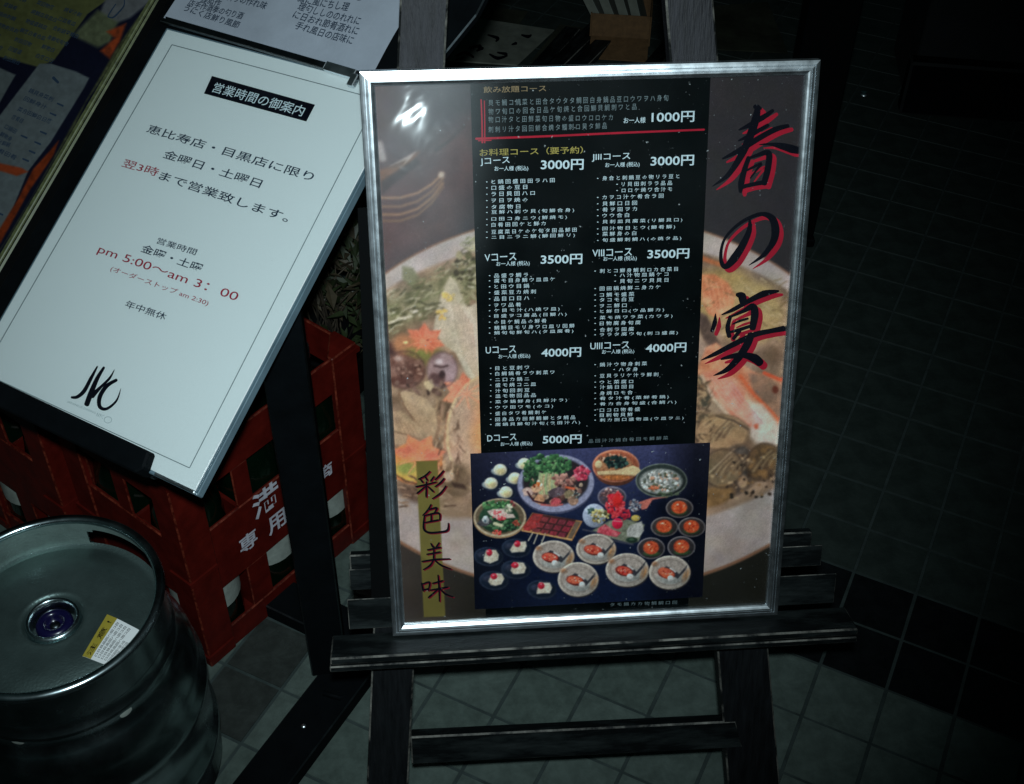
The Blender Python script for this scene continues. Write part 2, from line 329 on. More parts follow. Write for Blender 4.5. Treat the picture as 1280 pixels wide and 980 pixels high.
# ---- painter: colours for flat printed pictures, kept as a colour attribute on a fine sheet
class Paint:
    def __init__(s, plane, u0, u1, v0, v1, step, z):
        s.nu = int(round((u1 - u0) / step)) + 1; s.nv = int(round((v1 - v0) / step)) + 1
        U, V = np.meshgrid(np.linspace(u0, u1, s.nu), np.linspace(v0, v1, s.nv)); s.U, s.V, s.z = U, V, z
        P = plane.o + U[..., None] * plane.X + V[..., None] * plane.U
        s.X, s.Y = project(P); s.rowY = np.c_[s.Y.min(1), s.Y.max(1)]; s.colX = np.c_[s.X.min(0), s.X.max(0)]; s.C = np.zeros(U.shape + (3,)); s.rs = np.random.RandomState(4)
    def noise(s, scale, seed=0, octv=3, sx=1., sy=1., ang=0.):
        out = 0; amp = 1; tot = 0; ca, sa = math.cos(ang), math.sin(ang)
        X = (s.X * ca + s.Y * sa) * sx; Y = (-s.X * sa + s.Y * ca) * sy
        for o in range(octv):
            r = np.random.RandomState(seed * 31 + o); g = r.rand(64, 64); k = scale / 2 ** o
            x = X / k; y = Y / k; xi = np.floor(x).astype(int); yi = np.floor(y).astype(int); fx = x - xi; fy = y - yi
            fx = fx * fx * (3 - 2 * fx); fy = fy * fy * (3 - 2 * fy)
            a = g[yi % 64, xi % 64]; b = g[yi % 64, (xi + 1) % 64]; c = g[(yi + 1) % 64, xi % 64]; d = g[(yi + 1) % 64, (xi + 1) % 64]
            out = out + amp * ((a * (1 - fx) + b * fx) * (1 - fy) + (c * (1 - fx) + d * fx) * fy); tot += amp; amp *= .55
        return out / tot
    def blend(s, m, c, tex=0., ts=6, seed=1, c2=None):
        c = np.array(c, float)
        if tex or c2 is not None:
            n = s.noise(ts, seed)[..., None]
            if c2 is not None: cc = c + (np.array(c2, float) - c) * np.clip((n - .3) / .4, 0, 1)
            else: cc = c * (1 + tex * (n - .5) * 2)
        else: cc = c
        s.C = s.C * (1 - m[..., None]) + cc * m[..., None]
    def ell(s, cx, cy, rx, ry, c, ang=0, soft=1.2, wob=0., **k):
        if max(rx, ry) < 60:
            R_ = max(rx, ry) * (1.3 + wob) + soft * 2; sl = s.win(cx - R_, cx + R_, cy - R_, cy + R_)
            if sl is None: return
            sub = s.sub(sl); big_ = max(rx, ry); Paint._ell(sub, cx, cy, rx, ry, c, ang, soft, wob, **k); return
        Paint._ell(s, cx, cy, rx, ry, c, ang, soft, wob, **k)
    def win(s, x0, x1, y0, y1):
        r = np.where((s.rowY[:, 1] >= y0) & (s.rowY[:, 0] <= y1))[0]; c_ = np.where((s.colX[:, 1] >= x0) & (s.colX[:, 0] <= x1))[0]
        if len(r) == 0 or len(c_) == 0: return None
        return slice(r[0], r[-1] + 1), slice(c_[0], c_[-1] + 1)
    def sub(s, sl):
        q = Paint.__new__(Paint); q.X, q.Y, q.C = s.X[sl], s.Y[sl], s.C[sl].copy(); q.parent = s; q.sl = sl; q.shade = getattr(s, 'shade', 0); return q
    def _ell(s, cx, cy, rx, ry, c, ang=0, soft=1.2, wob=0., **k):
        a = math.radians(ang); dx = s.X - cx; dy = s.Y - cy; x = dx * math.cos(a) + dy * math.sin(a); y = -dx * math.sin(a) + dy * math.cos(a)
        d = np.sqrt((x / rx) ** 2 + (y / ry) ** 2)
        if wob: d = d + wob * (s.noise(min(rx, ry) * .9, int(cx) % 97, 2) - .5) * 2
        sh = getattr(s, 'shade', 0) if min(rx, ry) < 22 else 0
        if sh and not k:
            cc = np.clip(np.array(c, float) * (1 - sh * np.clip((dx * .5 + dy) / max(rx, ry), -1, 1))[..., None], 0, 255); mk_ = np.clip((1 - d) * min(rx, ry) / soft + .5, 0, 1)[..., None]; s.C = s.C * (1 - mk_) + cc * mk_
        else: s.blend(np.clip((1 - d) * min(rx, ry) / soft + .5, 0, 1), c, **k)
        if hasattr(s, 'parent'): s.parent.C[s.sl] = s.C
    def ring(s, cx, cy, rx, ry, wd, c, ang=0, soft=1., **k):
        a = math.radians(ang); dx = s.X - cx; dy = s.Y - cy; x = dx * math.cos(a) + dy * math.sin(a); y = -dx * math.sin(a) + dy * math.cos(a)
        d = np.abs(np.sqrt((x / rx) ** 2 + (y / ry) ** 2) - 1) * min(rx, ry); s.blend(np.clip((wd / 2 - d) / soft + .5, 0, 1), c, **k)
    def poly(s, pts, c, soft=1.2, **k):
        p = np.array(pts, float)
        if not hasattr(s, 'parent'):
            sl = s.win(p[:, 0].min() - soft - 2, p[:, 0].max() + soft + 2, p[:, 1].min() - soft - 2, p[:, 1].max() + soft + 2)
            if sl is None: return
            q = s.sub(sl); q.poly(pts, c, soft, **k); s.C[sl] = q.C; return
        ins = np.zeros(s.X.shape, bool); dm = np.full(s.X.shape, 1e9); n = len(p)
        for i in range(n):
            (x1, y1), (x2, y2) = p[i], p[(i + 1) % n]
            cond = (y1 > s.Y) != (y2 > s.Y)
            with np.errstate(divide='ignore', invalid='ignore'): xi = (x2 - x1) * (s.Y - y1) / (y2 - y1 + 1e-12) + x1
            ins ^= cond & (s.X < xi)
            ex, ey = x2 - x1, y2 - y1; t = np.clip(((s.X - x1) * ex + (s.Y - y1) * ey) / (ex * ex + ey * ey + 1e-9), 0, 1)
            dm = np.minimum(dm, np.hypot(s.X - x1 - t * ex, s.Y - y1 - t * ey))
        s.blend(np.clip(np.where(ins, dm, -dm) / soft + .5, 0, 1), c, **k)
    def line(s, pts, wd, c, soft=1., **k):
        p = np.array(pts, float)
        if not hasattr(s, 'parent'):
            g = wd + soft + 2; sl = s.win(p[:, 0].min() - g, p[:, 0].max() + g, p[:, 1].min() - g, p[:, 1].max() + g)
            if sl is None: return
            q = s.sub(sl); q.line(pts, wd, c, soft, **k); s.C[sl] = q.C; return
        dm = np.full(s.X.shape, 1e9)
        for (x1, y1), (x2, y2) in zip(p, p[1:]):
            ex, ey = x2 - x1, y2 - y1; t = np.clip(((s.X - x1) * ex + (s.Y - y1) * ey) / (ex * ex + ey * ey + 1e-9), 0, 1)
            dm = np.minimum(dm, np.hypot(s.X - x1 - t * ex, s.Y - y1 - t * ey))
        s.blend(np.clip((wd / 2 - dm) / soft + .5, 0, 1), c, **k)
    def spots(s, cx, cy, rx, ry, n, r, cols, seed=0):
        rr = random.Random(seed)
        for _ in range(n):
            a = rr.random() * 6.283; q = math.sqrt(rr.random()); s.ell(cx + rx * q * math.cos(a), cy + ry * q * math.sin(a), r * rr.uniform(.5, 1.2), r * rr.uniform(.4, 1), rr.choice(cols), ang=rr.uniform(0, 180), soft=1., wob=.2)
    def star(s, cx, cy, r, c, n=6, ang=0, **k):
        pts = []
        for i in range(n * 2):
            a = ang + math.pi * i / n; q = r if i % 2 == 0 else r * .62; pts.append((cx + q * math.cos(a), cy + q * .85 * math.sin(a)))
        s.poly(pts, c, **k)
    def blur(s, n=1):
        for _ in range(n):
            for ax in (0, 1): s.C = (np.roll(s.C, 1, ax) + 2 * s.C + np.roll(s.C, -1, ax)) / 4
    def make(s, name, material, parent, gain):
        me = bpy.data.meshes.new(name); nv, nu = s.U.shape
        co = np.c_[s.U.ravel(), s.V.ravel(), np.full(nu * nv, s.z)].astype(np.float32)
        i = np.arange((nv - 1) * (nu - 1)); r = i // (nu - 1); c = i % (nu - 1); a = r * nu + c
        q = np.c_[a, a + 1, a + nu + 1, a + nu].astype(np.int32)
        me.vertices.add(len(co)); me.vertices.foreach_set('co', co.ravel()); me.loops.add(q.size); me.loops.foreach_set('vertex_index', q.ravel())
        me.polygons.add(len(q)); me.polygons.foreach_set('loop_start', np.arange(0, q.size, 4, dtype=np.int32)); me.polygons.foreach_set('loop_total', np.full(len(q), 4, dtype=np.int32))
        me.update(calc_edges=True)
        at = me.color_attributes.new('ink', 'FLOAT_COLOR', 'POINT'); L = np.clip(lin(np.clip(s.C, 0, 255)) * (gain[..., None] if np.ndim(gain) else gain) * np.array([1.22, 1., 1.]), 0, .85)
        at.data.foreach_set('color', np.c_[L.reshape(-1, 3), np.ones(nu * nv)].astype(np.float32).ravel())
        return obj(name, me, material, parent)

# ================================================================== SETTING: tiled floor
random.seed(7)
GA = -.4444; gn = np.array([-math.sin(GA), math.cos(GA)]); gm = np.array([math.cos(GA), math.sin(GA)])
OA, OB, TS = 1.298, -.048, .1
bm = bmesh.new(); bmesh.ops.create_grid(bm, x_segments=1, y_segments=1, size=30, matrix=Matrix.Translation((0, 0, -.0016)))
floor_o = tag(obj('floor', bm_mesh(bm), 'grout'), 'dark tiled floor with pale joints and a double row of black tiles', kind='structure')
variants = []
for k in range(4):
    bm = bmesh.new(); g = TS / 2 - random.uniform(.0014, .0022)
    vb = [bm.verts.new((sx * g, sy * g, -.004)) for sx, sy in ((-1, -1), (1, -1), (1, 1), (-1, 1))]
    vt = [bm.verts.new((sx * (g - .0012), sy * (g - .0012), random.uniform(-.0003, .0002))) for sx, sy in ((-1, -1), (1, -1), (1, 1), (-1, 1))]
    bm.faces.new(vt)
    for i in range(4): bm.faces.new((vb[i], vb[(i + 1) % 4], vt[(i + 1) % 4], vt[i]))
    variants.append(bm)
tile_me = {}
for mk in ('tile_grey', 'tile_green', 'tile_black', 'tile_slate', 'tile_dark'):
    for k in range(4):
        b = variants[k].copy(); me = bm_mesh(b); me.materials.append(MAT[mk]); tile_me[mk, k] = me
cells = []
dark_cells = set()
for p in ((331, 870), (352, 815)):
    q = floor_at(*p)[:2]; dark_cells.add((math.floor((q @ gm - OB) / TS), math.floor((q @ gn - OA) / TS)))
for i in range(-34, 40):
    for j in range(-14, 36):
        c = gm * (OB + (i + .5) * TS) + gn * (OA + (j + .5) * TS)
        if not (-3 < c[0] < 3.2 and .3 < c[1] < 4.2): continue
        px, py = project(np.array([c[0], c[1], 0.])); front = (np.array([c[0], c[1], 0]) - EYE) @ _fw > 0
        vis = front and -40 < px < 1320 and -20 < py < 1010 and not (470 < px < 1000 and 90 < py < 790) and not (px < 200 and 60 < py)
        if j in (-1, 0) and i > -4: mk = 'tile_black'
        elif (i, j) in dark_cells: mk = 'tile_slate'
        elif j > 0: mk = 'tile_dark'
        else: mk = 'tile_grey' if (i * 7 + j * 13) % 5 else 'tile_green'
        cells.append((0 if vis else 1, np.linalg.norm(c), i, j, c, mk))
cells.sort(key=lambda x: (x[0], x[1]))
rest = {}
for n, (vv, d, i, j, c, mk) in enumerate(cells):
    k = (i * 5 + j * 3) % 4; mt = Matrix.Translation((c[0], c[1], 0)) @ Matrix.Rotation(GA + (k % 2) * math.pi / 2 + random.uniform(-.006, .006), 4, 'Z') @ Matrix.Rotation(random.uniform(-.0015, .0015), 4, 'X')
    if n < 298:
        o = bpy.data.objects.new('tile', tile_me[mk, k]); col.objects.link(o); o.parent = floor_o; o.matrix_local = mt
    else:
        rest.setdefault('r', []).append((tile_me[mk, k], mt, mk))
bm = bmesh.new(); names = ['tile_grey', 'tile_green', 'tile_black', 'tile_slate', 'tile_dark']
for me, mt, mk in rest['r']:
    b2 = bmesh.new(); b2.from_mesh(me); bmesh.ops.transform(b2, matrix=mt, verts=b2.verts)
    for f in b2.faces: f.material_index = names.index(mk)
    merge(bm, b2)
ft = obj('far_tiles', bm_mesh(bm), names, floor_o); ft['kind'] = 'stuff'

# dark building wall behind, with a low plinth
def world_box(name, x0, x1, y0, y1, z0, z1, m, bev=.004, parent=None, rz=0):
    bm = bmesh.new(); box(bm, (x0, y0, z0), (x1, y1, z1), bev); o = obj(name, bm_mesh(bm), m, parent); return o
wl = empty('building_wall', Matrix.Translation((1.9, 2.64, 0))); tag(wl, 'dark building wall with a low plinth at the far right of the floor', 'wall')
bm = bmesh.new(); box(bm, (-.93, .05, 0), (2.4, .35, 2.6), .004); obj('wall_face', bm_mesh(bm), ['wall_dark', 'wall_dark'], wl)
bm = bmesh.new(); box(bm, (-.95, 0, 0), (2.4, .048, .14), .006); obj('plinth', bm_mesh(bm), ['black_paint', 'wall_dark'], wl)
wl.rotation_euler.z = math.radians(-7)
bw = empty('back_wall', Matrix.Translation((-.6, 3.75, 0))); tag(bw, 'black shop front wall behind the easel and the cardboard box', 'wall')
bm = bmesh.new(); box(bm, (-2.5, 0, .12), (1.5, .25, 2.6), .004); obj('wall_face', bm_mesh(bm), ['wall_dark', 'wall_dark'], bw)
bm = bmesh.new(); box(bm, (-2.5, -.05, 0), (1.5, .2, .118), .006); obj('plinth', bm_mesh(bm), ['black_paint', 'worn_wood'], bw)

# ================================================================== MAIN EASEL
easel = tag(empty('wooden_easel', BOARD.mat()), 'worn black wooden easel with splayed legs carrying the framed menu poster', 'easel')
def quad_prism(name, pxs, off, z0, z1, mats, parent, bev=.0015, plane=BOARD):
    bm = bmesh.new(); prism(bm, [plane.uv(x, y, off) for x, y in pxs], z0, z1, bev); return obj(name, bm_mesh(bm), mats, parent)
def ext(p, q, v):      # point on the line p-q at height v
    t = (v - p[1]) / (q[1] - p[1]); return (p[0] + (q[0] - p[0]) * t, v)
for L0, L1, R0, R1 in (((.042, .699), (-.034, -.121), (.088, .698), (.016, -.125)), ((.297, .694), (.396, -.153), (.344, .693), (.461, -.158))):
    bm = bmesh.new(); prism(bm, [ext(L0, L1, .56), ext(L0, L1, -.40), ext(R0, R1, -.40), ext(R0, R1, .56)], -.042, -.018, .002)
    obj('front_leg', bm_mesh(bm), ['black_wood_up', 'worn_wood'], easel)
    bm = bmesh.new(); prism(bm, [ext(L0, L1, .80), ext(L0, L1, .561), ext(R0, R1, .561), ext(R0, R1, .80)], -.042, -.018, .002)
    obj('leg_top', bm_mesh(bm), ['leg_wood_lit', 'worn_wood'], easel)
bm = bmesh.new(); box(bm, (-.046, .057, -.054), (.497, .086, -.0425), .0015); obj('crossbar', bm_mesh(bm), ['black_wood', 'worn_wood'], easel)
bm = bmesh.new(); box(bm, (-.050, .006, -.0175), (.520, .041, -.0158), .0006); 
bm.free()
bm = bmesh.new(); box(bm, (-.044, .052, -.0175), (.502, .082, -.0160), .0005)
bm.free()
# upper cleat, shelf board and front lip
bm = bmesh.new(); a = BOARD.uv(437, 720, -.017); b = BOARD.uv(1030, 702, -.017); box(bm, (a[0], .056, -.0178), (b[0] - .004, .083, -.0158), .0006)
obj('upper_cleat', bm_mesh(bm), ['black_wood', 'worn_wood'], easel)
bm = bmesh.new(); box(bm, (-.050, .004, -.0178), (.521, .044, -.0156), .0007); obj('back_cleat', bm_mesh(bm), ['black_wood', 'worn_wood'], easel)
bm = bmesh.new(); box(bm, (-.070, -.0125, -.0178), (.536, -.0032, .0300), .0018, seg=1)
obj('ledge', bm_mesh(bm), ['black_wood', 'worn_wood'], easel)
bm = bmesh.new(); box(bm, (-.071, -.0205, -.0176), (.535, -.0130, .0320), .0014)
obj('ledge_moulding', bm_mesh(bm), ['black_wood', 'worn_wood'], easel)
bm = bmesh.new(); prism(bm, [(.013, -.154), (.013, -.195), (.424, -.201), (.413, -.160)], -.034, -.0172, .0018)
o = obj('lower_crossbar', bm_mesh(bm), ['black_wood', 'worn_wood'], easel)
bm = bmesh.new(); prism(bm, [(-.016, .04), (.3, .04), (.3, .47), (-.013, .47)], -.0178, -.0156)
bm.free()
# rear prop leg, reaching back down to the floor
wm = easel.matrix_world.inverted()
top = wm @ Vector(BOARD.o + BOARD.X * .2 + BOARD.U * .58 - BOARD.N * .05); foot = wm @ Vector((.08, 1.62, .012))
bm = bmesh.new(); tube(bm, [top, foot], [.016, .016], 4); obj('rear_leg', bm_mesh(bm), 'black_wood', easel)
bm = bmesh.new(); box(bm, (.035, .765, -.0175), (.355, .80, -.006), .002); obj('top_bar', bm_mesh(bm), ['black_wood', 'worn_wood'], easel)
# black backing sheet behind the poster (its left edge shows beside the frame)
bk = tag(empty('backing_board', BOARD.mat()), 'thin black backing board standing on the ledge behind the framed poster', 'board')
bm = bmesh.new(); prism(bm, [(-.022, .046), (.30, .046), (.30, .50), (-.010, .50)], -.0154, -.0136, .0003); obj('backing_sheet', bm_mesh(bm), ['matte_black', 'matte_black'], bk)

# ================================================================== FRAMED MENU POSTER
pos = tag(empty('framed_menu_poster', BOARD.mat()), 'silver framed menu poster with a hot pot picture, price list and large brush characters', 'poster')
FWD = .0145
def frame_side(p0, p1, inward):
    """extruded aluminium rail with grooves: profile across the width, mitred at both ends"""
    prof = [(0, -.0130), (0, -.0034), (.0005, -.0028), (.0024, -.0023), (.0046, -.0019), (.0049, -.0024), (.0054, -.0024), (.0057, -.0016), (.0078, -.0012), (.0081, -.0017), (.0086, -.0017), (.0089, -.0010), (.0104, -.0010), (.0120, -.0018), (.0134, -.0028), (FWD, -.0040), (FWD, -.0130)]
    p0 = Vector(p0); p1 = Vector(p1); d = (p1 - p0).normalized(); n = Vector(inward); bm = bmesh.new(); R_ = []
    for p, s in ((p0, 1), (p1, -1)):
        R_.append([bm.verts.new((*(p + n * x + d * s * x), z)) for x, z in prof])
    m = len(prof)
    for i in range(m): bm.faces.new((R_[0][i], R_[0][(i + 1) % m], R_[1][(i + 1) % m], R_[1][i]))
    bm.faces.new(R_[0]); bm.faces.new(R_[1])
    return bm_mesh(bm)
for a, b, n in (((0, BH), (BW, BH), (0, -1)), ((0, 0), (BW, 0), (0, 1)), ((0, 0), (0, BH), (1, 0)), ((BW, 0), (BW, BH), (-1, 0))):
    obj('frame_rail', frame_side(a, b, n), 'aluminium', pos)
bm = bmesh.new(); box(bm, (.003, .003, -.0128), (BW - .003, BH - .003, -.0096)); obj('back_panel', bm_mesh(bm), 'matte_black', pos)

pt = Paint(BOARD, .010, BW - .010, .010, BH - .010, .00105, -.0092)
X, Y = pt.X, pt.Y
# wall tone behind the bowl, warm grey brown
left = np.clip((640 - X) / 200, 0, 1)
low = np.clip((Y - 300) / 380, 0, 1)[..., None]
cr_ = np.array([50, 49, 51.]) * (1 - low) + np.array([34, 35, 31.]) * low; cl_ = np.array([90, 76, 76.]) * (1 - low) + np.array([60, 54, 50.]) * low
pt.C[:] = cr_ + (cl_ - cr_) * left[..., None]
pt.blend(.22 * np.clip(pt.noise(60, 3) * 1.4 - .3, 0, 1) * (.3 + .7 * left), (120, 104, 98))
# blurred basket and shoulder at upper left
pt.poly([(470, 205), (500, 200), (540, 176), (590, 150), (600, 210), (560, 300), (470, 330)], (84, 64, 62), soft=30, tex=.15, ts=30, seed=2)
pt.poly([(474, 216), (500, 206), (524, 192), (510, 214), (476, 238)], (104, 72, 52), soft=5, tex=.2, ts=9, seed=5)
pt.poly([(476, 230), (520, 200), (526, 206), (500, 226), (477, 246)], (64, 48, 46), soft=4)
pt.line([(474, 183), (478, 200)], 9, (150, 140, 135), soft=5)
pt.poly([(487, 210), (505, 200), (521, 191), (513, 201), (503, 210), (508, 202)], (160, 148, 138), soft=2.5)
for k, (yo, cc) in enumerate(((0, (140, 112, 88)), (11, (122, 96, 76)), (21, (134, 106, 82)), (29, (112, 88, 70)))):
    pt.line([(474, 250 + yo), (500, 250 + yo * 1.0), (522, 244 + yo * .95), (540, 233 + yo * .8), (554, 219 + yo * .6)], 3.0, cc, soft=2)
pt.ell(552, 221, 4, 4, (170, 155, 140), soft=3)
pt.line([(545, 190), (562, 178), (580, 160)], 4, (66, 54, 52), soft=3)
# bowl
pt.ell(735, 508, 349, 239, (112, 84, 66), soft=2)
pt.ell(735, 507, 346, 236, (150, 140, 133), soft=2, tex=.10, ts=26, seed=7)
pt.blend(np.clip(1 - np.abs((X - 920) / 90), 0, 1) * .0, (0, 0, 0))
rip = .5 + .5 * np.sin((X * .55 + Y * .35) / 3.3)
din = np.sqrt(((X - 735) / 330) ** 2 + ((Y - 485) / 185) ** 2); dout = np.sqrt(((X - 735) / 346) ** 2 + ((Y - 507) / 236) ** 2)
rim = (din > 1) & (dout < 1) & (Y > 560)
pt.blend(rim * rip * .25 * (X > 700), (168, 160, 154)); pt.blend(rim * pt.noise(9, 12) * .35, (110, 100, 94))
pt.ell(735, 485, 330, 185, (124, 106, 88), soft=4, tex=.35, ts=24, seed=8)
pt.ell(735, 490, 322, 178, (102, 84, 68), soft=10, c2=(142, 120, 100), ts=18, seed=9)
# greens at upper left inside
g = np.clip(1 - np.abs(Y - (400 - (X - 480) * .45)) / 34, 0, 1) * (X < 610)
pt.blend(np.clip(g * 1.6, 0, 1) * .9, (84, 84, 60), ts=7, seed=11, c2=(124, 120, 92))
st = pt.noise(7, 15, 3, sx=.35, sy=1.6, ang=-.4); pt.blend(np.clip((st - .55) * 5, 0, 1) * np.clip(g * 2, 0, 1) * .6, (58, 56, 42))
pt.poly([(503, 336), (516, 338), (524, 350), (515, 362), (503, 352)], (112, 110, 86), soft=4)
pt.line([(486, 408), (500, 402), (514, 399)], 3, (180, 170, 150), soft=2); pt.spots(505, 396, 22, 8, 10, 2.4, [(175, 168, 150), (150, 145, 122)], 3)
pt.spots(595, 350, 30, 40, 60, 5, [(84, 80, 58), (118, 112, 86), (66, 60, 46), (134, 126, 100)], 12)
# white cabbage leaves
pt.poly([(563, 348), (571, 356), (584, 388), (600, 380), (600, 500), (588, 482), (570, 445), (556, 436), (542, 416), (546, 392), (553, 366)], (158, 148, 128), soft=2.5, tex=.10, ts=16, seed=13)
pt.poly([(556, 380), (590, 388), (600, 420), (600, 500), (586, 470), (574, 430)], (172, 160, 140), soft=6)
pt.spots(560, 374, 8, 5, 14, 2.5, [(184, 160, 96), (170, 148, 92)], 5); pt.spots(554, 397, 8, 6, 12, 2.5, [(184, 156, 90), (170, 140, 84)], 6)
# maple shaped carrot slices, mushrooms
pt.ell(520, 446, 34, 18, (96, 92, 60), soft=5, wob=.15, c2=(124, 104, 72), ts=8, seed=2)
pt.ell(506, 466, 26, 24, (88, 62, 54), soft=4, wob=.1, c2=(124, 96, 84), ts=12, seed=14)
pt.ell(486, 440, 12, 9, (66, 50, 48), soft=6)
pt.star(530, 430, 27, (164, 94, 72), 7, .25, soft=2.2, c2=(186, 116, 90), ts=12, seed=3)
pt.ell(505, 434, 14, 12, (150, 108, 78), soft=8); pt.ell(526, 446, 17, 6, (112, 110, 66), soft=6, ang=10); pt.ell(534.5, 429, 1.8, 1.6, (60, 34, 28)); pt.ell(507, 432, 3, 1.6, (230, 190, 130))
pt.ell(553, 466, 19, 22, (116, 94, 92), soft=3, wob=.06, c2=(146, 126, 124), ts=14, seed=15); pt.ell(546, 478, 10, 8, (84, 64, 62), soft=4, wob=.3)
pt.line([(543, 461), (552, 463), (560, 461)], 2.4, (70, 54, 54), soft=2); pt.ell(553, 472, 4, 5, (58, 46, 46), soft=2)
pt.spots(523, 490, 40, 10, 18, 5, [(84, 66, 58), (110, 88, 78), (64, 52, 46)], 16)
pt.poly([(530, 482), (540, 478), (543, 486), (538, 494), (531, 487)], (170, 152, 122), soft=1.5)
pt.star(583, 496, 32, (172, 102, 80), 7, .1, soft=2.2, c2=(192, 128, 100), ts=12, seed=4)
pt.poly([(498, 496), (506, 492), (516, 494), (534, 503), (544, 516), (547, 534), (546, 556), (533, 549), (514, 526), (503, 512)], (154, 132, 108), soft=2, tex=.10, ts=8, seed=17)
pt.line([(499, 496), (505, 512), (518, 530), (530, 546)], 2, (96, 74, 60), soft=1.8)
pt.poly([(488, 520), (500, 517), (530, 540), (536, 552), (524, 562), (488, 560)], (146, 126, 102), soft=3, tex=.14, ts=9, seed=18)
pt.line([(490, 543), (512, 549), (530, 556)], 2, (110, 92, 74), soft=2)
pt.line([(562, 520), (558, 548), (557, 565)], 5, (150, 108, 86), soft=2.5); pt.line([(553, 512), (549, 540)], 6, (134, 108, 90), soft=3)
pt.ell(520, 584, 36, 26, (176, 112, 72), soft=3, wob=.05); pt.star(524, 575, 35, (172, 100, 80), 7, -.2, soft=2.4, c2=(186, 122, 88), ts=12)
gr = np.clip((Y - 574) / 20, 0, 1) * (np.hypot((X - 520) / 36, (Y - 580) / 27) < 1.0); pt.blend(gr * .8 * (X < 530), (176, 150, 78)); pt.ell(508, 590, 12, 8, (120, 124, 70), soft=6)
pt.line([(494, 598), (508, 606), (522, 610)], 2, (84, 60, 46), soft=1.5)
# round radish slice, shadowed dips
pt.ell(612, 548, 54, 76, (182, 158, 122), soft=1.5); pt.ell(613, 548, 52, 74, (160, 134, 112), soft=2.5, tex=.06, ts=30, seed=6)
pt.ell(607, 545, 16, 40, (176, 130, 92), soft=14); pt.ell(570, 605, 20, 22, (100, 84, 68), soft=10, tex=.2, ts=6)
for k in range(4): pt.ell(568 + k * 4, 611 + k * .6, 1.8, 4.5, (60, 48, 42), ang=-35, soft=1.4)
pt.ell(515, 622, 24, 9, (92, 74, 62), soft=7, ang=25, tex=.25, ts=5, seed=20); pt.ell(570, 640, 40, 13, (124, 104, 84), soft=8)
pt.ell(562, 600, 6, 6, (150, 134, 118), soft=2)
# crab, shells on the right hand side
pt.ell(905, 372, 46, 34, (138, 118, 80), soft=12, tex=.2, ts=14, seed=21); pt.ell(940, 395, 42, 40, (150, 130, 92), soft=12, tex=.12, ts=12, seed=22)
pt.line([(880, 326), (900, 333), (920, 338)], 6, (146, 92, 62), soft=3)
pt.poly([(878, 346), (896, 346), (912, 356), (922, 372), (918, 390), (900, 402), (888, 396), (880, 380)], (166, 108, 78), soft=3, c2=(196, 146, 112), ts=14, seed=23)
pt.poly([(874, 392), (886, 398), (900, 428), (910, 450), (898, 446), (882, 428), (876, 412)], (84, 70, 62), soft=3, tex=.2)
pt.poly([(873, 408), (886, 440), (874, 462)], (150, 128, 108), soft=3)
pt.poly([(872, 470), (885, 438), (898, 432), (916, 448), (944, 468), (976, 480), (984, 482), (984, 520), (972, 536), (950, 512), (930, 488), (905, 470), (888, 478)], (160, 104, 78), soft=3, c2=(186, 134, 104), ts=12, seed=24)
pt.poly([(938, 470), (962, 474), (986, 488), (984, 545), (962, 520), (945, 500)], (112, 92, 78), soft=5, c2=(138, 108, 88), ts=8, seed=25)
pt.poly([(880, 470), (898, 466), (922, 478), (942, 502), (952, 520), (952, 540), (938, 542), (914, 524), (896, 502)], (166, 104, 84), soft=4, c2=(190, 142, 118), ts=16, seed=26)
pt.line([(928, 474), (946, 498), (968, 520), (978, 534)], 4, (184, 92, 62), soft=3); pt.line([(880, 474), (894, 502), (916, 526), (944, 543)], 4, (176, 154, 132), soft=3)
pt.line([(958, 470), (976, 478), (990, 480)], 4, (190, 82, 56), soft=2); pt.ell(972, 491, 4, 5, (90, 52, 42), soft=2)
pt.poly([(938, 505), (956, 510), (974, 532), (980, 545), (976, 562), (950, 560), (938, 548), (946, 530)], (182, 168, 154), soft=6, tex=.06, ts=8)
pt.ell(948, 537, 3, 4, (164, 92, 70), soft=2)
pt.spots(875, 508, 12, 30, 40, 6, [(120, 98, 74), (86, 76, 62), (146, 124, 96), (70, 66, 56)], 31)
pt.ell(905, 545, 34, 22, (134, 110, 84), soft=4, wob=.1, c2=(154, 128, 98), ts=9, seed=27); pt.line([(898, 524), (920, 530), (938, 541)], 2.4, (70, 60, 52), soft=2)
pt.ell(902, 548, 6, 4, (96, 74, 60), soft=3); pt.ell(918, 536, 2, 1.6, (60, 46, 40), soft=1)
pt.ell(925, 586, 20, 26, (58, 54, 50), soft=4, wob=.06, c2=(84, 78, 70), ts=10, seed=28)
pt.ell(906, 590, 25, 24, (116, 98, 76), soft=4, ang=-30, wob=.06, c2=(96, 84, 66), ts=9, seed=29); pt.line([(886, 598), (904, 582), (920, 566)], 2, (150, 132, 106), soft=2)
pt.ell(957, 582, 20, 24, (118, 92, 62), soft=5, ang=30, wob=.08, c2=(78, 64, 50), ts=7, seed=30); pt.ell(920, 616, 30, 8, (70, 60, 52), ang=-25, soft=5)
pt.ell(897, 625, 24, 12, (118, 92, 62), soft=5, ang=-20, tex=.25, ts=6, seed=32); pt.ell(931, 607, 6, 8, (140, 118, 94), soft=3)
shade = np.clip((Y - (640 - (X - 880) * .45)) / 8, 0, 1) * 0
rs_ = random.Random(77)
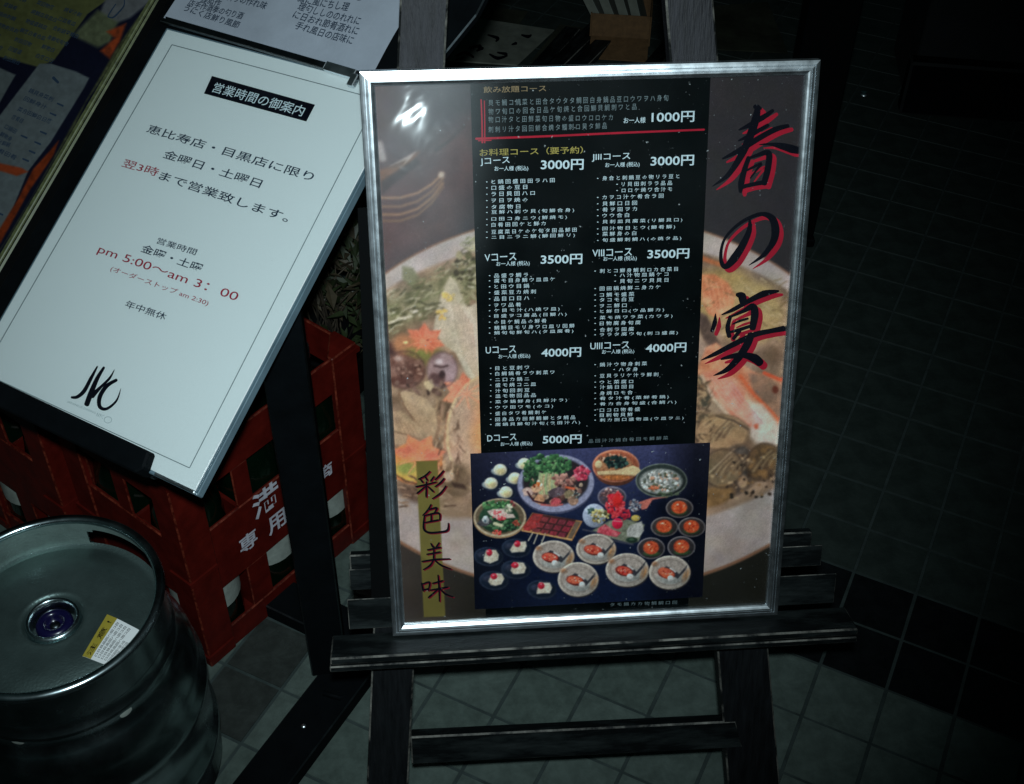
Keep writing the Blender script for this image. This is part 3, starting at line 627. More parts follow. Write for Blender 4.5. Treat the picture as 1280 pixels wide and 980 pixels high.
def strands(n, x0, x1, y0, y1, a0, a1, L, wd, cols, cond=lambda x, y: True):
    for _ in range(n):
        x, y = rs_.uniform(x0, x1), rs_.uniform(y0, y1)
        if not cond(x, y): continue
        a = rs_.uniform(a0, a1); l = L * rs_.uniform(.5, 1.2); b = a + rs_.uniform(-.5, .5)
        pt.line([(x, y), (x + l * .5 * math.cos(a), y + l * .5 * math.sin(a)), (x + l * .5 * (math.cos(a) + math.cos(b)), y + l * .5 * (math.sin(a) + math.sin(b)))], wd * rs_.uniform(.6, 1.2), rs_.choice(cols), soft=1.3)
GC = [(78, 78, 54), (126, 124, 96), (60, 58, 42), (142, 138, 112), (98, 100, 70), (168, 160, 138)]
strands(230, 480, 600, 320, 425, -.9, .1, 13, 1.5, GC, lambda x, y: abs(y - (398 - (x - 480) * .45)) < 28 and not (545 < x < 600 and y > 352))
strands(60, 575, 600, 300, 385, -1., .6, 10, 1.4, GC)
for k_ in range(7): pt.line([(566 + k_ * 4, 372 + k_ * 6), (570 + k_ * 4, 410 + k_ * 5), (580 + k_ * 3, 450 + k_ * 5)], 1.2, (140 + k_ * 3, 128, 108), soft=1.6)
for k_ in range(9): pt.line([(495 + k_ * 3, 455 + abs(k_ - 4) * 1.5), (500 + k_ * 2, 484)], 1.2, (70, 50, 44), soft=1.2)
pt.spots(512, 466, 18, 10, 26, 2.2, [(140, 112, 98), (66, 48, 42), (108, 82, 72)], 81); pt.ring(553, 466, 19, 22, 1.2, (98, 80, 76), soft=3.5); pt.ring(506, 466, 25, 23, 1.2, (78, 58, 52), soft=4)
pt.ell(549, 456, 5, 3.5, (176, 160, 158), soft=3); pt.ell(498, 452, 5, 3, (150, 128, 118), soft=3)
for k_ in range(6): pt.line([(503 + k_ * 5, 502 + k_ * 3), (515 + k_ * 5, 520 + k_ * 5), (524 + k_ * 4, 538 + k_ * 3)], 1., (132, 110, 88), soft=1.2)
for k_ in range(5): pt.line([(492 + k_ * 6, 524 + k_ * 3), (505 + k_ * 5, 552)], 1., (124, 104, 84), soft=1.2)
strands(70, 545, 575, 500, 600, .9, 2.2, 12, 1.6, [(150, 122, 98), (84, 66, 54), (120, 96, 78), (176, 150, 124)])
strands(40, 495, 560, 598, 640, -.3, .6, 12, 1.6, [(120, 96, 78), (74, 58, 48), (150, 126, 104)])
for (cx_, cy_, r_) in ((530, 430, 20), (583, 496, 24), (524, 578, 26)):
    for k_ in range(9):
        a_ = k_ * .7; pt.line([(cx_, cy_), (cx_ + r_ * math.cos(a_), cy_ + r_ * .8 * math.sin(a_))], 1.1, (206, 128, 100), soft=1.5)
strands(60, 880, 980, 350, 425, -.8, .8, 12, 1.5, [(160, 136, 100), (110, 92, 66), (176, 156, 122)])
for k_ in range(6): pt.line([(886 + k_ * 6, 476 + k_ * 1), (908 + k_ * 6, 506 + k_), (936 + k_ * 4, 534)], 1.3, (206 - k_ * 8, 150 - k_ * 4, 128), soft=1.4)
for k_ in range(5): pt.line([(884 + k_ * 7, 350 + k_ * 3), (890 + k_ * 6, 372), (894 + k_ * 5, 394)], 1.2, (190, 136, 104), soft=1.6)
for (cx_, cy_, n_) in ((906, 590, 7), (925, 588, 6), (957, 582, 6), (905, 545, 6)):
    for k_ in range(n_): pt.line([(cx_ - 18 + k_ * 5, cy_ + 14 - k_ * 2), (cx_ - 6 + k_ * 4, cy_ - 2 - k_), (cx_ + 8 + k_ * 2, cy_ - 16 + k_ * 2)], 1.6, ((134, 116, 90) if k_ % 2 else (84, 70, 56)), soft=3.)
pt.ring(906, 590, 25, 24, 1.4, (66, 56, 48), ang=-30, soft=4); pt.ring(957, 582, 20, 24, 1.3, (64, 52, 42), ang=30, soft=4); pt.ring(905, 545, 34, 22, 1.2, (92, 76, 60), soft=4)
strands(70, 866, 892, 480, 560, -1.2, 1.2, 9, 1.6, [(150, 128, 100), (66, 56, 46), (112, 92, 72)])
pt.spots(932, 600, 50, 30, 60, 2.4, [(150, 128, 98), (60, 50, 42), (112, 90, 66), (40, 36, 32)], 88)
pt.blur(1)
inb = (np.sqrt(((X - 735) / 330) ** 2 + ((Y - 485) / 185) ** 2) < 1) * 1.
m_ = (pt.noise(5, 60) - .5) * .10 + (pt.noise(16, 61) - .5) * .14 + (pt.noise(2.6, 62, 2) - .5) * .08
pt.C *= (1 + m_ * (.35 + .65 * inb))[..., None]
pt.C = 92 + (pt.C - 92) * 1.12
pt.C[..., 0] *= 1 + .04 * (pt.noise(30, 63) - .5) * 2; pt.C[..., 2] *= 1 - .05 * (pt.noise(22, 64) - .5) * 2
pt.C *= (1 + .05 * (pt.rs.rand(*X.shape) - .5) * 2)[..., None]
# strip of olive paper behind the small vertical title
pt.poly([(520, 581), (547, 580), (557, 776), (530, 777)], (92, 86, 44), soft=1.5, tex=.08, ts=20, seed=40)
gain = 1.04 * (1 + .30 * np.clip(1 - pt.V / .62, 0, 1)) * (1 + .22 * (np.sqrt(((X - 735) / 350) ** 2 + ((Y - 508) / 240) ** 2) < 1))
pt.make('picture_print', 'poster_print', pos, gain)

# black panel with the price list
PZ = -.0088
ink = Ink(BOARD, PZ); ink.poly([(588, 94), (891, 92), (876, 440), (862, 769), (608, 778), (598, 440)]); ink.make('price_panel', 'black_print', pos)
TZ = PZ + .0003
rnd = random.Random(11)
CH = '口回日目田皿品白鮮旬肴盛汁焼鍋鰤鯛貝物菜豆腐合刺身'
KN = 'のとロコケラワウリタニハモカヲ'
wht = Ink(BOARD, TZ); big = Ink(BOARD, TZ); gry = Ink(BOARD, TZ)
def small_line(x0, y0, x1, y1, h=.0046, faint=False, paren=0, mark='・'):
    n = max(2, int(round((x1 - x0) / 8.4))); s = ''
    for k in range(n):
        s += rnd.choice(CH) if rnd.random() < .62 else rnd.choice(KN)
    if paren: k = max(1, n - paren); s = s[:k] + '(' + s[k + 1:-1] + ')'
    s = ' '.join(s)
    (gry if faint else wht).text(s, (x0, y0), (x1, y1), h, .004, 1)
    if mark: wht.text('・', (x0 - 7, y0 - 2.0), (x0 - 4.6, y0 - 2.1), .0012, .02, 1)
Z5 = lambda x, y: (580 + x / 4.0, 90 + y / 4.0)
Z6 = lambda x, y: (580 + x / 3.769, 310 + y / 3.769)
def hd(a, b, t, h, k=big, bold=.012):
    if k is big: k = Ink(BOARD, TZ); k.text(t, a, b, h, bold, 3); k.make('price_text' if '0' in t else 'course_text', 'white_ink', pos)
    else: k.text(t, a, b, h, bold, 3)
# first block (Z5 coordinates)
t = Ink(BOARD, TZ); t.text('飲み放題コース', Z5(100, 112), Z5(415, 104), .0062, .004, 2); t.make('heading_text', 'tan_ink', pos)
t = Ink(BOARD, TZ); t.text('お料理コース（要予約）', Z5(80, 430), Z5(600, 416), .0072, .006, 2); t.make('heading_text', 'gold_ink', pos)
for y, x1, yy in ((178, 1030, 152), (222, 870, 196), (262, 750, 250), (312, 720, 292)):
    a = Z5(125, y); b = Z5(x1, yy); small_line(*a, *b, h=.0062, faint=True, mark='')
hd(Z5(945, 262), Z5(1160, 257), '1000円', .0108)
hd(Z5(805, 265), Z5(915, 262), 'お一人様', .0058, wht, .006)
for (n1, a1, b1, s1, s1b, p1, p1b) in (
    ('Jコース', Z5(85, 480), Z5(232, 472), Z5(155, 508), Z5(325, 505), Z5(388, 500), Z5(603, 498)),
    ('JIIIコース', Z5(645, 458), Z5(838, 452), Z5(712, 490), Z5(885, 485), Z5(940, 482), Z5(1158, 476)),
    ('Vコース', Z6(100, 75), Z6(250, 68), Z6(155, 100), Z6(313, 96), Z6(365, 90), Z6(562, 86)),
    ('VIIIコース', Z6(610, 53), Z6(797, 46), Z6(662, 76), Z6(820, 72), Z6(870, 64), Z6(1068, 60)),
    ('Uコース', Z6(105, 512), Z6(248, 506), Z6(165, 538), Z6(315, 534), Z6(368, 530), Z6(556, 526)),
    ('UIIIコース', Z6(600, 492), Z6(784, 486), Z6(655, 516), Z6(808, 512), Z6(862, 508), Z6(1054, 503)),
    ('Dコース', Z6(112, 928), Z6(250, 921), Z6(175, 952), Z6(325, 948), Z6(374, 940), Z6(558, 936))):
    price = {'J': '3000円', 'V': '3500円', 'U': '4000円', 'D': '5000円'}[n1[0]]
    hd(a1, b1, n1, .0078, big, .006); hd(s1, s1b, 'お一人様 (税込)', .0056, wht, .006); hd(p1, p1b, price, .0108, big, .016)
# lines: (Z, x0, [ (y, x1, parens) ... ])
blocks = [
    (Z5, 140, [(570, 458, 0), (600, 320, 0), (632, 358, 0), (664, 322, 0), (697, 285, 0), (724, 556, 6), (758, 520, 5), (786, 412, 0), (822, 568, 0), (850, 560, 6)]),
    (Z5, 698, [(552, 1085, 0), (648, 1005, 0), (680, 872, 0), (710, 872, 0), (740, 832, 0), (772, 1100, 6), (806, 1064, 5), (832, 868, 0), (864, 1095, 6)]),
    (Z5, 795, [(582, 1048, 0), (613, 1048, 0)]),
    (Z6, 145, [(152, 305, 0), (176, 432, 0), (204, 310, 0), (232, 342, 0), (262, 310, 0), (292, 272, 0), (318, 455, 6), (344, 488, 5), (372, 392, 0), (399, 524, 0), (424, 520, 6)]),
    (Z6, 645, [(130, 1015, 0), (213, 932, 0), (243, 808, 0), (267, 806, 0), (295, 772, 0), (322, 950, 6), (352, 990, 5), (378, 838, 0), (408, 806, 0), (432, 1015, 6)]),
    (Z6, 740, [(150, 970, 0), (178, 970, 0)]),
    (Z6, 150, [(590, 310, 0), (616, 430, 0), (644, 310, 0), (670, 342, 0), (697, 312, 0), (722, 342, 0), (750, 490, 6), (777, 424, 4), (804, 390, 0), (832, 528, 0), (857, 552, 6)]),
    (Z6, 645, [(573, 868, 0), (626, 922, 0), (656, 803, 0), (680, 803, 0), (708, 800, 0), (734, 972, 6), (760, 1008, 5), (788, 835, 0), (812, 800, 0), (836, 1042, 6)]),
    (Z6, 735, [(596, 825, 0)]),
]
for Z, x0, rows in blocks:
    for y, x1, pr in rows:
        a = Z(x0, y); b = Z(x1, y - (x1 - x0) * .028); small_line(*a, *b, paren=pr)
a = Z6(592, 934); b = Z6(968, 918); small_line(*a, *b, h=.0045, faint=True, mark='')
a = (764, 763); b = (848, 760); small_line(*a, *b, h=.0048, faint=True, mark='')
wht.make('dish_text', 'white_ink', pos); gry.make('note_text', 'grey_ink', pos)
t = Ink(BOARD, TZ); t.stroke([Z5(62, 342), Z5(400, 330), Z5(800, 312), Z5(1210, 296)], [2.8, 2.6, 2.6, 2.4]); t.stroke([Z5(88, 145), Z5(92, 250), Z5(94, 362)], [1.6, 1.8, 2.2]); t.stroke([Z5(104, 150), Z5(106, 250), Z5(106, 362)], [1.2, 1.4, 1.8]); t.stroke([Z5(72, 352), Z5(140, 350)], [1.4, 1.2])
t.make('red_rule', 'crimson', pos)
# big brush title, black over red
A5 = (870, 100, 4.9); A6 = (870, 290, 4.9)
title = [
    (A5, [(275, 315), (330, 290), (420, 240), (485, 195)], [8, 26, 34, 20]),
    (A5, [(372, 172), (390, 175), (412, 185)], [26, 34, 14]),
    (A5, [(272, 382), (350, 345), (455, 285)], [8, 30, 22]),
    (A5, [(175, 492), (280, 440), (400, 365), (500, 312), (578, 290)], [10, 34, 36, 34, 24]),
    (A5, [(392, 180), (378, 250), (345, 350), (290, 470), (210, 590), (112, 662)], [34, 50, 50, 44, 30, 4]),
    (A5, [(400, 405), (470, 403), (540, 415), (600, 432), (655, 445)], [4, 18, 42, 52, 40]),
    (A5, [(335, 485), (310, 560), (290, 640), (285, 695)], [26, 34, 40, 22]),
    (A5, [(325, 492), (390, 470), (440, 455), (462, 470), (452, 560), (430, 645)], [14, 22, 34, 40, 40, 36]),
    (A5, [(310, 572), (355, 548), (412, 522), (385, 560), (345, 612)], [10, 16, 18, 14, 8]),
    (A5, [(290, 668), (350, 652), (430, 638)], [28, 24, 30]),
    (A6, [(342, -62), (338, 5), (300, 90), (245, 175), (195, 225), (168, 200), (165, 130), (190, 50), (260, -25), (340, -75), (420, -98), (480, -70), (500, 0), (485, 75), (425, 155), (335, 218)],
     [14, 34, 44, 52, 34, 26, 20, 16, 20, 22, 26, 44, 52, 42, 26, 3]),
    (A6, [(262, 398), (292, 408), (300, 445)], [22, 54, 44]),
    (A6, [(168, 522), (240, 490), (330, 440), (430, 392), (518, 376)], [6, 26, 30, 42, 14]),
    (A6, [(130, 515), (126, 570), (108, 622)], [4, 30, 22]),
    (A6, [(222, 532), (205, 600), (215, 655)], [22, 30, 28]),
    (A6, [(222, 535), (300, 500), (360, 472), (372, 520), (358, 605)], [12, 24, 44, 50, 40]),
    (A6, [(235, 580), (280, 560), (330, 545)], [8, 16, 14]),
    (A6, [(225, 628), (290, 610), (350, 590)], [16, 22, 20]),
    (A6, [(280, 620), (240, 670)], [24, 22]),
    (A6, [(40, 802), (130, 762), (240, 705), (370, 645), (470, 622), (550, 607)], [4, 28, 34, 34, 30, 36]),
    (A6, [(350, 645), (325, 705), (270, 790), (200, 860), (118, 896)], [44, 48, 44, 32, 4]),
    (A6, [(165, 795), (230, 778), (300, 770), (370, 790), (405, 818)], [12, 30, 34, 56, 50]),
]
for off, name, m_, z in (((5.2, 4.6), 'title_shadow_print', 'crimson', TZ), ((0, 0), 'title_brush_print', 'ink', TZ + .0004)):
    k = Ink(BOARD, z)
    for sc, pts, ws in title: k.stroke(pts, ws, off[0], off[1], sc=sc)
    k.make(name, m_, pos)
A4 = (480, 580, 4.667)
small_title = [
    [(268, 62), (240, 88), (200, 108)], [(212, 108), (228, 128)], [(242, 95), (254, 116)], [(292, 92), (272, 120)], [(186, 152), (245, 140), (306, 124)], [(248, 122), (246, 214)], [(240, 152), (192, 192)], [(256, 150), (290, 182)],
    [(348, 58), (325, 85), (298, 112)], [(352, 102), (330, 128), (298, 152)], [(362, 148), (330, 190), (282, 222)],
    [(275, 256), (255, 290), (226, 320)], [(262, 286), (308, 276), (290, 312)], [(236, 322), (318, 306), (326, 346)], [(236, 322), (232, 396), (262, 420), (320, 418), (370, 406), (376, 364)], [(240, 362), (322, 346)], [(276, 316), (276, 356)],
    [(274, 484), (286, 506)], [(322, 480), (304, 508)], [(254, 522), (332, 506)], [(250, 548), (330, 534)], [(222, 590), (300, 578), (386, 574)], [(292, 502), (290, 576)], [(290, 580), (270, 612), (230, 638)], [(300, 586), (335, 612), (392, 634)],
    [(220, 716), (230, 764)], [(226, 722), (266, 712), (258, 762)], [(230, 756), (262, 750)], [(284, 718), (346, 702)], [(268, 758), (376, 740)], [(316, 670), (322, 740), (324, 824)], [(312, 756), (258, 802)], [(330, 752), (360, 780), (404, 798)]]
for off, name, m_, z in (((1.5, 1.1), 'subtitle_shadow_print', 'dark_red_ink', TZ), ((0, 0), 'subtitle_brush_print', 'ink', TZ + .0004)):
    k = Ink(BOARD, z)
    for pts in small_title:
        k.stroke(pts, [9, 12, 7] if len(pts) < 4 else [9, 13, 13, 12, 13, 6][:len(pts)] , off[0], off[1], sc=A4)
    k.make(name, m_, pos)

# food photograph pasted over the price list
fu0, fv0, fu1, fv1 = .0955, .0270, .3605, .2250
fp = Paint(BOARD, fu0, fu1, fv0, fv1, .00062, PZ + .0009)
X, Y = fp.X, fp.Y
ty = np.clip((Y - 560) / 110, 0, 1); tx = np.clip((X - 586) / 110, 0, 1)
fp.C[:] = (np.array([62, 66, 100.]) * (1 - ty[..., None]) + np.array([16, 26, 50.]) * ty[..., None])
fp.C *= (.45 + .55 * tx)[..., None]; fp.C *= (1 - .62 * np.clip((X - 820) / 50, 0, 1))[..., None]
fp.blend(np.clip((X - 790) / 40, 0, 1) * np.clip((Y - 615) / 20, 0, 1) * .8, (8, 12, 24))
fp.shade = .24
F5 = lambda x, y: (580 + x / 8, 560 + y / 8)
F6 = lambda x, y: (730 + x / 8, 560 + y / 8)
F7 = lambda x, y: (580 + x / 8, 660 + y / 8)
F8 = lambda x, y: (730 + x / 8, 650 + y / 8)
for x, y in ((367, 250), (610, 190), (275, 385), (515, 335), (425, 475)):      # steamed buns
    cx, cy = F5(x, y); fp.ell(cx + 1, cy + 1, 11.5, 8.5, (40, 52, 70), soft=1.2); fp.ell(cx + 1, cy, 10.3, 7.4, (20, 28, 44), soft=1.5)
    fp.ell(cx - 6.5, cy + 2.4, 5, 3.6, (128, 140, 142), soft=1.5, ang=20); fp.ell(cx, cy, 8.3, 7.3, (206, 204, 184), soft=1.6); fp.ell(cx + 1, cy + 2, 5.5, 4, (196, 184, 138), soft=3)
def leaves(cx, cy, rx, ry, n, seed, cols, r=2.4): fp.spots(cx, cy, rx, ry, n, r, cols, seed)
GR = [(52, 92, 58), (76, 124, 78), (34, 66, 44), (104, 148, 96), (62, 108, 66)]
# large hot pot platter
cx, cy = F5(925, 385); fp.ell(cx, cy + 1.5, 48.5, 37, (70, 74, 96), soft=1.2, ang=-4); fp.ell(cx, cy, 48, 36, (142, 146, 170), soft=1.2, ang=-4); fp.ell(cx, cy - 2, 42.5, 30.5, (92, 96, 116), soft=1.5, ang=-4); fp.ell(cx, cy - 2, 41, 29, (40, 36, 40), soft=2, ang=-4)
fp.spots(*F5(930, 440), 34, 19, 90, 3.6, [(120, 92, 84), (86, 60, 54), (150, 122, 100), (64, 50, 50), (176, 156, 132)], 3)
leaves(*F5(850, 200), 29, 13, 170, 5, GR, 2.8); leaves(*F5(680, 300), 9, 14, 60, 6, [(44, 76, 50), (30, 54, 40), (66, 100, 66)], 2.4)
for k in range(9): x = 745 + k * 22; fp.line([F5(x + 20, 285 + (k % 3) * 8), F5(x + 8, 400), F5(x + 24, 490)], 2.6, (150 + (k % 3) * 16, 164 + (k % 2) * 12, 126), soft=1.4)
fp.spots(*F5(1185, 295), 10, 10, 50, 2.6, [(186, 62, 84), (150, 40, 62), (216, 110, 122), (170, 78, 94)], 7)
fp.spots(*F5(1010, 350), 14, 7, 40, 2.8, [(160, 116, 104), (140, 92, 84), (184, 142, 126)], 8)
for x, y, c in ((640, 470, (186, 160, 148)), (735, 430, (190, 150, 118)), (760, 545, (188, 140, 104)), (905, 480, (78, 66, 72)), (960, 470, (92, 78, 84)), (1060, 500, (128, 116, 88)), (920, 575, (176, 78, 84)), (1100, 560, (150, 120, 100))):
    fp.ell(*F5(x, y), 6.5, 5.6, c, soft=1.4, wob=.25, tex=.3, ts=3, seed=int(x))
fp.line([F5(560 + 80, 470), F5(700, 560), F5(820, 590)], 2.2, (58, 30, 34), soft=1.4); fp.spots(*F5(740, 400), 6, 4, 10, 2, [(206, 110, 60), (230, 214, 196), (60, 34, 30)], 9)
fp.line([F5(1030, 425), F5(1110, 440)], 3, (196, 92, 60), soft=1.5); fp.spots(*F5(1140, 500), 6, 4, 14, 1.6, [(50, 62, 66), (150, 150, 140), (90, 100, 90)], 10)
fp.line([F5(780, 600), F5(900, 610), F5(990, 598)], 2.2, (178, 92, 88), soft=1.4)
# salad bowl with fish
cx, cy = F5(362, 730); fp.ell(cx, cy + 1, 33.5, 25, (150, 122, 88), soft=1); fp.ell(cx, cy, 32.6, 24, (180, 168, 140), soft=1); fp.ell(cx, cy - .6, 30.6, 22, (96, 84, 66), soft=1.3); fp.ell(cx - 1, cy + 1, 25, 18.5, (36, 60, 44), soft=2)
leaves(cx - 2, cy - 15, 20, 6, 70, 11, GR, 2.3); leaves(cx + 4, cy + 8, 22, 9, 90, 12, [(36, 68, 48), (56, 98, 62), (26, 46, 36), (84, 120, 84)], 2.4)
fp.poly([F5(130, 790), F5(180, 740), F5(250, 720), F5(290, 770), F5(230, 815), F5(160, 815)], (66, 66, 70), soft=1.3, tex=.3, ts=3); fp.ell(*F5(222, 752), 4.3, 4.8, (178, 186, 184), soft=1.2, wob=.3); fp.ell(*F5(216, 764), 1.6, 2, (90, 110, 120))
fp.poly([F5(235, 665), F5(300, 645), F5(410, 640), F5(440, 690), F5(500, 695), F5(520, 730), F5(400, 740), F5(310, 730), F5(260, 700)], (196, 180, 168), soft=1.4)
fp.spots(*F5(345, 700), 9, 5, 40, 2., [(214, 110, 110), (224, 170, 162), (196, 84, 88), (222, 206, 190)], 13); fp.spots(*F5(450, 640), 5, 6, 20, 2, [(206, 200, 170), (120, 128, 110), (224, 216, 190)], 14)
fp.spots(*F5(390, 750), 4, 3, 10, 1.6, [(190, 50, 62), (220, 120, 110)], 15); fp.line([F5(310, 790), F5(380, 810)], 4, (196, 196, 160), soft=1.6); fp.spots(*F5(335, 880), 5, 3.5, 16, 1.6, [(196, 60, 60), (220, 110, 90)], 16); fp.spots(*F5(530, 790), 4, 4, 12, 1.8, [(170, 84, 60), (130, 60, 50)], 17); fp.spots(*F5(500, 590), 5, 3, 10, 1.6, [(150, 70, 70), (110, 60, 60)], 18)
# skewered meat on a wooden board
fp.poly([F5(575, 860), F5(690, 680), F5(1195, 765), F5(1090, 965)], (168, 120, 72), soft=1); fp.poly([F5(600, 835), F5(695, 685), F5(1130, 750), F5(1030, 930)], (58, 36, 36), soft=1)
fp.poly([F5(1125, 765), F5(1175, 775), F5(1085, 945), F5(1045, 935)], (104, 90, 74), soft=1)
fp.poly([F5(700, 690), F5(800, 700), F5(720, 850), F5(590, 830)], (150, 52, 50), soft=1.5)
for i in range(5):
    for j in range(3):
        x = 705 + i * 82 - j * 44 + (i * 5); y = 725 + i * 14 + j * 58
        fp.poly([F5(x, y - 22), F5(x + 68, y - 10), F5(x + 42, y + 38), F5(x - 28, y + 26)], (112 + 10 * ((i + j) % 3) + (26 if i == 0 else 0), 58 - 3 * i, 58), soft=1.3, tex=.25, ts=3, seed=i * 3 + j)
for x in (690, 745, 820): fp.line([F5(x, 890), F5(x - 40, 960 + (30 if x > 700 else 0))], 1.6, (176, 170, 150), soft=1)
fp.line([F5(590, 860), F5(1080, 950)], 1.6, (196, 160, 104), soft=1)
# pot with seaweed rice and a wooden spatula
cx, cy = F6(330, 210); fp.ell(cx, cy + 5, 27, 20, (96, 56, 42), soft=1.3); fp.ell(cx, cy, 29.5, 20.5, (196, 128, 98), soft=1.1); fp.ell(cx, cy + .4, 28, 19, (150, 84, 60), soft=1.4); fp.ell(cx - 2, cy + 1.5, 24, 14.5, (124, 78, 54), soft=2, c2=(168, 120, 84), ts=4, seed=2)
fp.spots(cx - 4, cy - 10, 18, 5, 60, 1.9, [(190, 134, 104), (140, 92, 70), (214, 176, 148), (96, 62, 50)], 19); fp.ell(*F6(155, 195), 4.6, 4.8, (206, 184, 140), soft=1.5)
fp.spots(*F6(330, 175), 15, 7, 80, 2.5, [(28, 48, 46), (44, 70, 60), (18, 30, 32), (60, 92, 82)], 20); fp.ell(*F6(330, 325), 17, 3.4, (170, 104, 56), soft=1.4, tex=.4, ts=2.5)
fp.poly([F6(140, 265), F6(340, 255), F6(430, 225), F6(500, 205), F6(560, 230), F6(585, 262), F6(520, 310), F6(430, 300), F6(330, 295), F6(150, 302)], (206, 186, 140), soft=1.3); fp.line([F6(150, 300), F6(330, 296), F6(520, 310)], 1.2, (150, 120, 84), soft=1)
# shellfish bowl
cx, cy = F6(788, 358); fp.ell(cx, cy, 32.4, 21.4, (110, 120, 108), soft=1); fp.ell(cx, cy - .4, 31, 20, (40, 48, 46), soft=1.2); fp.ell(cx - 1, cy + 1, 27, 16, (118, 126, 122), soft=2.4, c2=(160, 164, 158), ts=4, seed=3)
fp.spots(cx - 1, cy + 1, 24, 13, 150, 2., [(206, 208, 200), (150, 156, 150), (96, 104, 96), (226, 224, 216), (196, 150, 124), (84, 90, 72)], 21); fp.spots(*F6(710, 428), 6, 2, 12, 1.8, [(196, 110, 76), (170, 92, 64)], 22); fp.spots(*F6(860, 500), 14, 3, 18, 2, [(60, 74, 56), (84, 96, 76)], 23)
# sashimi boat
fp.ell(*F6(290, 520), 18, 13, (118, 116, 128), soft=1.2); fp.ell(*F6(290, 522), 16.5, 11.6, (66, 60, 70), soft=1.6); fp.spots(*F6(270, 500), 13, 8, 50, 1.9, [(190, 140, 134), (130, 96, 92), (216, 196, 186), (84, 62, 64)], 24)
fp.ell(*F6(112, 710), 14.5, 15, (154, 166, 184), soft=1.2); fp.spots(*F6(80, 660), 4, 4, 12, 2, [(50, 76, 70), (70, 100, 90)], 25); fp.spots(*F6(170, 715), 11, 8, 60, 2.1, [(196, 186, 120), (170, 150, 86), (214, 208, 170), (70, 76, 50), (120, 110, 70)], 26)
fp.poly([F6(90, 860), F6(250, 930), F6(480, 990), F6(560, 970), F6(620, 800), F6(420, 740), F6(260, 760)], (112, 118, 100), soft=2, tex=.2, ts=4); fp.line([F6(0, 850), F6(140, 880), F6(300, 960), F6(500, 1000)], 2, (60, 62, 74), soft=1.5)
fp.poly([F6(545, 580), F6(690, 530), F6(850, 522), F6(700, 550), F6(640, 640), F6(590, 650)], (190, 110, 96), soft=1.4); fp.spots(*F6(520, 610), 8, 7, 60, 1.7, [(130, 140, 150), (84, 92, 104), (176, 182, 186), (110, 90, 90)], 27)
fp.spots(*F6(320, 600), 11, 16, 120, 2.6, [(206, 40, 52), (170, 30, 44), (226, 84, 88), (190, 60, 66)], 28); fp.ell(*F6(340, 560), 5, 8, (216, 42, 40), soft=3); fp.spots(*F6(420, 700), 7, 6, 30, 2.2, [(176, 44, 60), (140, 30, 46)], 29)
fp.ell(*F6(345, 790), 6.6, 6.8, (206, 34, 66), soft=1.3); fp.line([F6(305, 762), F6(390, 770)], 1.2, (236, 130, 130), soft=1); fp.ell(*F6(528, 735), 5.6, 4, (186, 166, 84), soft=1.4)
fp.poly([F6(150, 840), F6(220, 795), F6(300, 850), F6(380, 880), F6(340, 925), F6(250, 910), F6(140, 880)], (176, 62, 76), soft=1.5, c2=(204, 110, 116), ts=4, seed=4)
fp.poly([F6(470, 810), F6(590, 765), F6(612, 860), F6(560, 930), F6(440, 920), F6(440, 860)], (168, 170, 164), soft=1.6, tex=.2, ts=3); fp.ell(*F6(490, 955), 7.5, 3.6, (30, 48, 38), soft=1.3); fp.ell(*F6(490, 950), 3, 1.6, (64, 92, 70), soft=1)
# five little cups of roe
for x, y in ((970, 633), (818, 822), (1092, 825)):
    cx, cy = F6(x, y); fp.ell(cx, cy, 17.2, 12.4, (120, 116, 114), soft=1); fp.ell(cx, cy, 15.8, 11.2, (50, 46, 46), soft=1.4); fp.ell(cx, cy + 5, 10, 4, (44, 66, 44), soft=2); fp.ell(cx - .5, cy - .8, 9.8, 8, (176, 66, 38), soft=1.8, c2=(206, 92, 52), ts=3, seed=int(x))
for x, y in ((683, 318), (988, 305)):
    cx, cy = F8(x, y); fp.ell(cx, cy, 17.5, 13.6, (120, 116, 118), soft=1); fp.ell(cx, cy, 16, 12.2, (46, 44, 46), soft=1.4); fp.ell(cx + 1, cy + 6.5, 10, 3.4, (50, 78, 48), soft=2); fp.ell(cx, cy - .8, 9.8, 8.4, (170, 62, 38), soft=1.8, c2=(200, 92, 56), ts=3, seed=int(x))
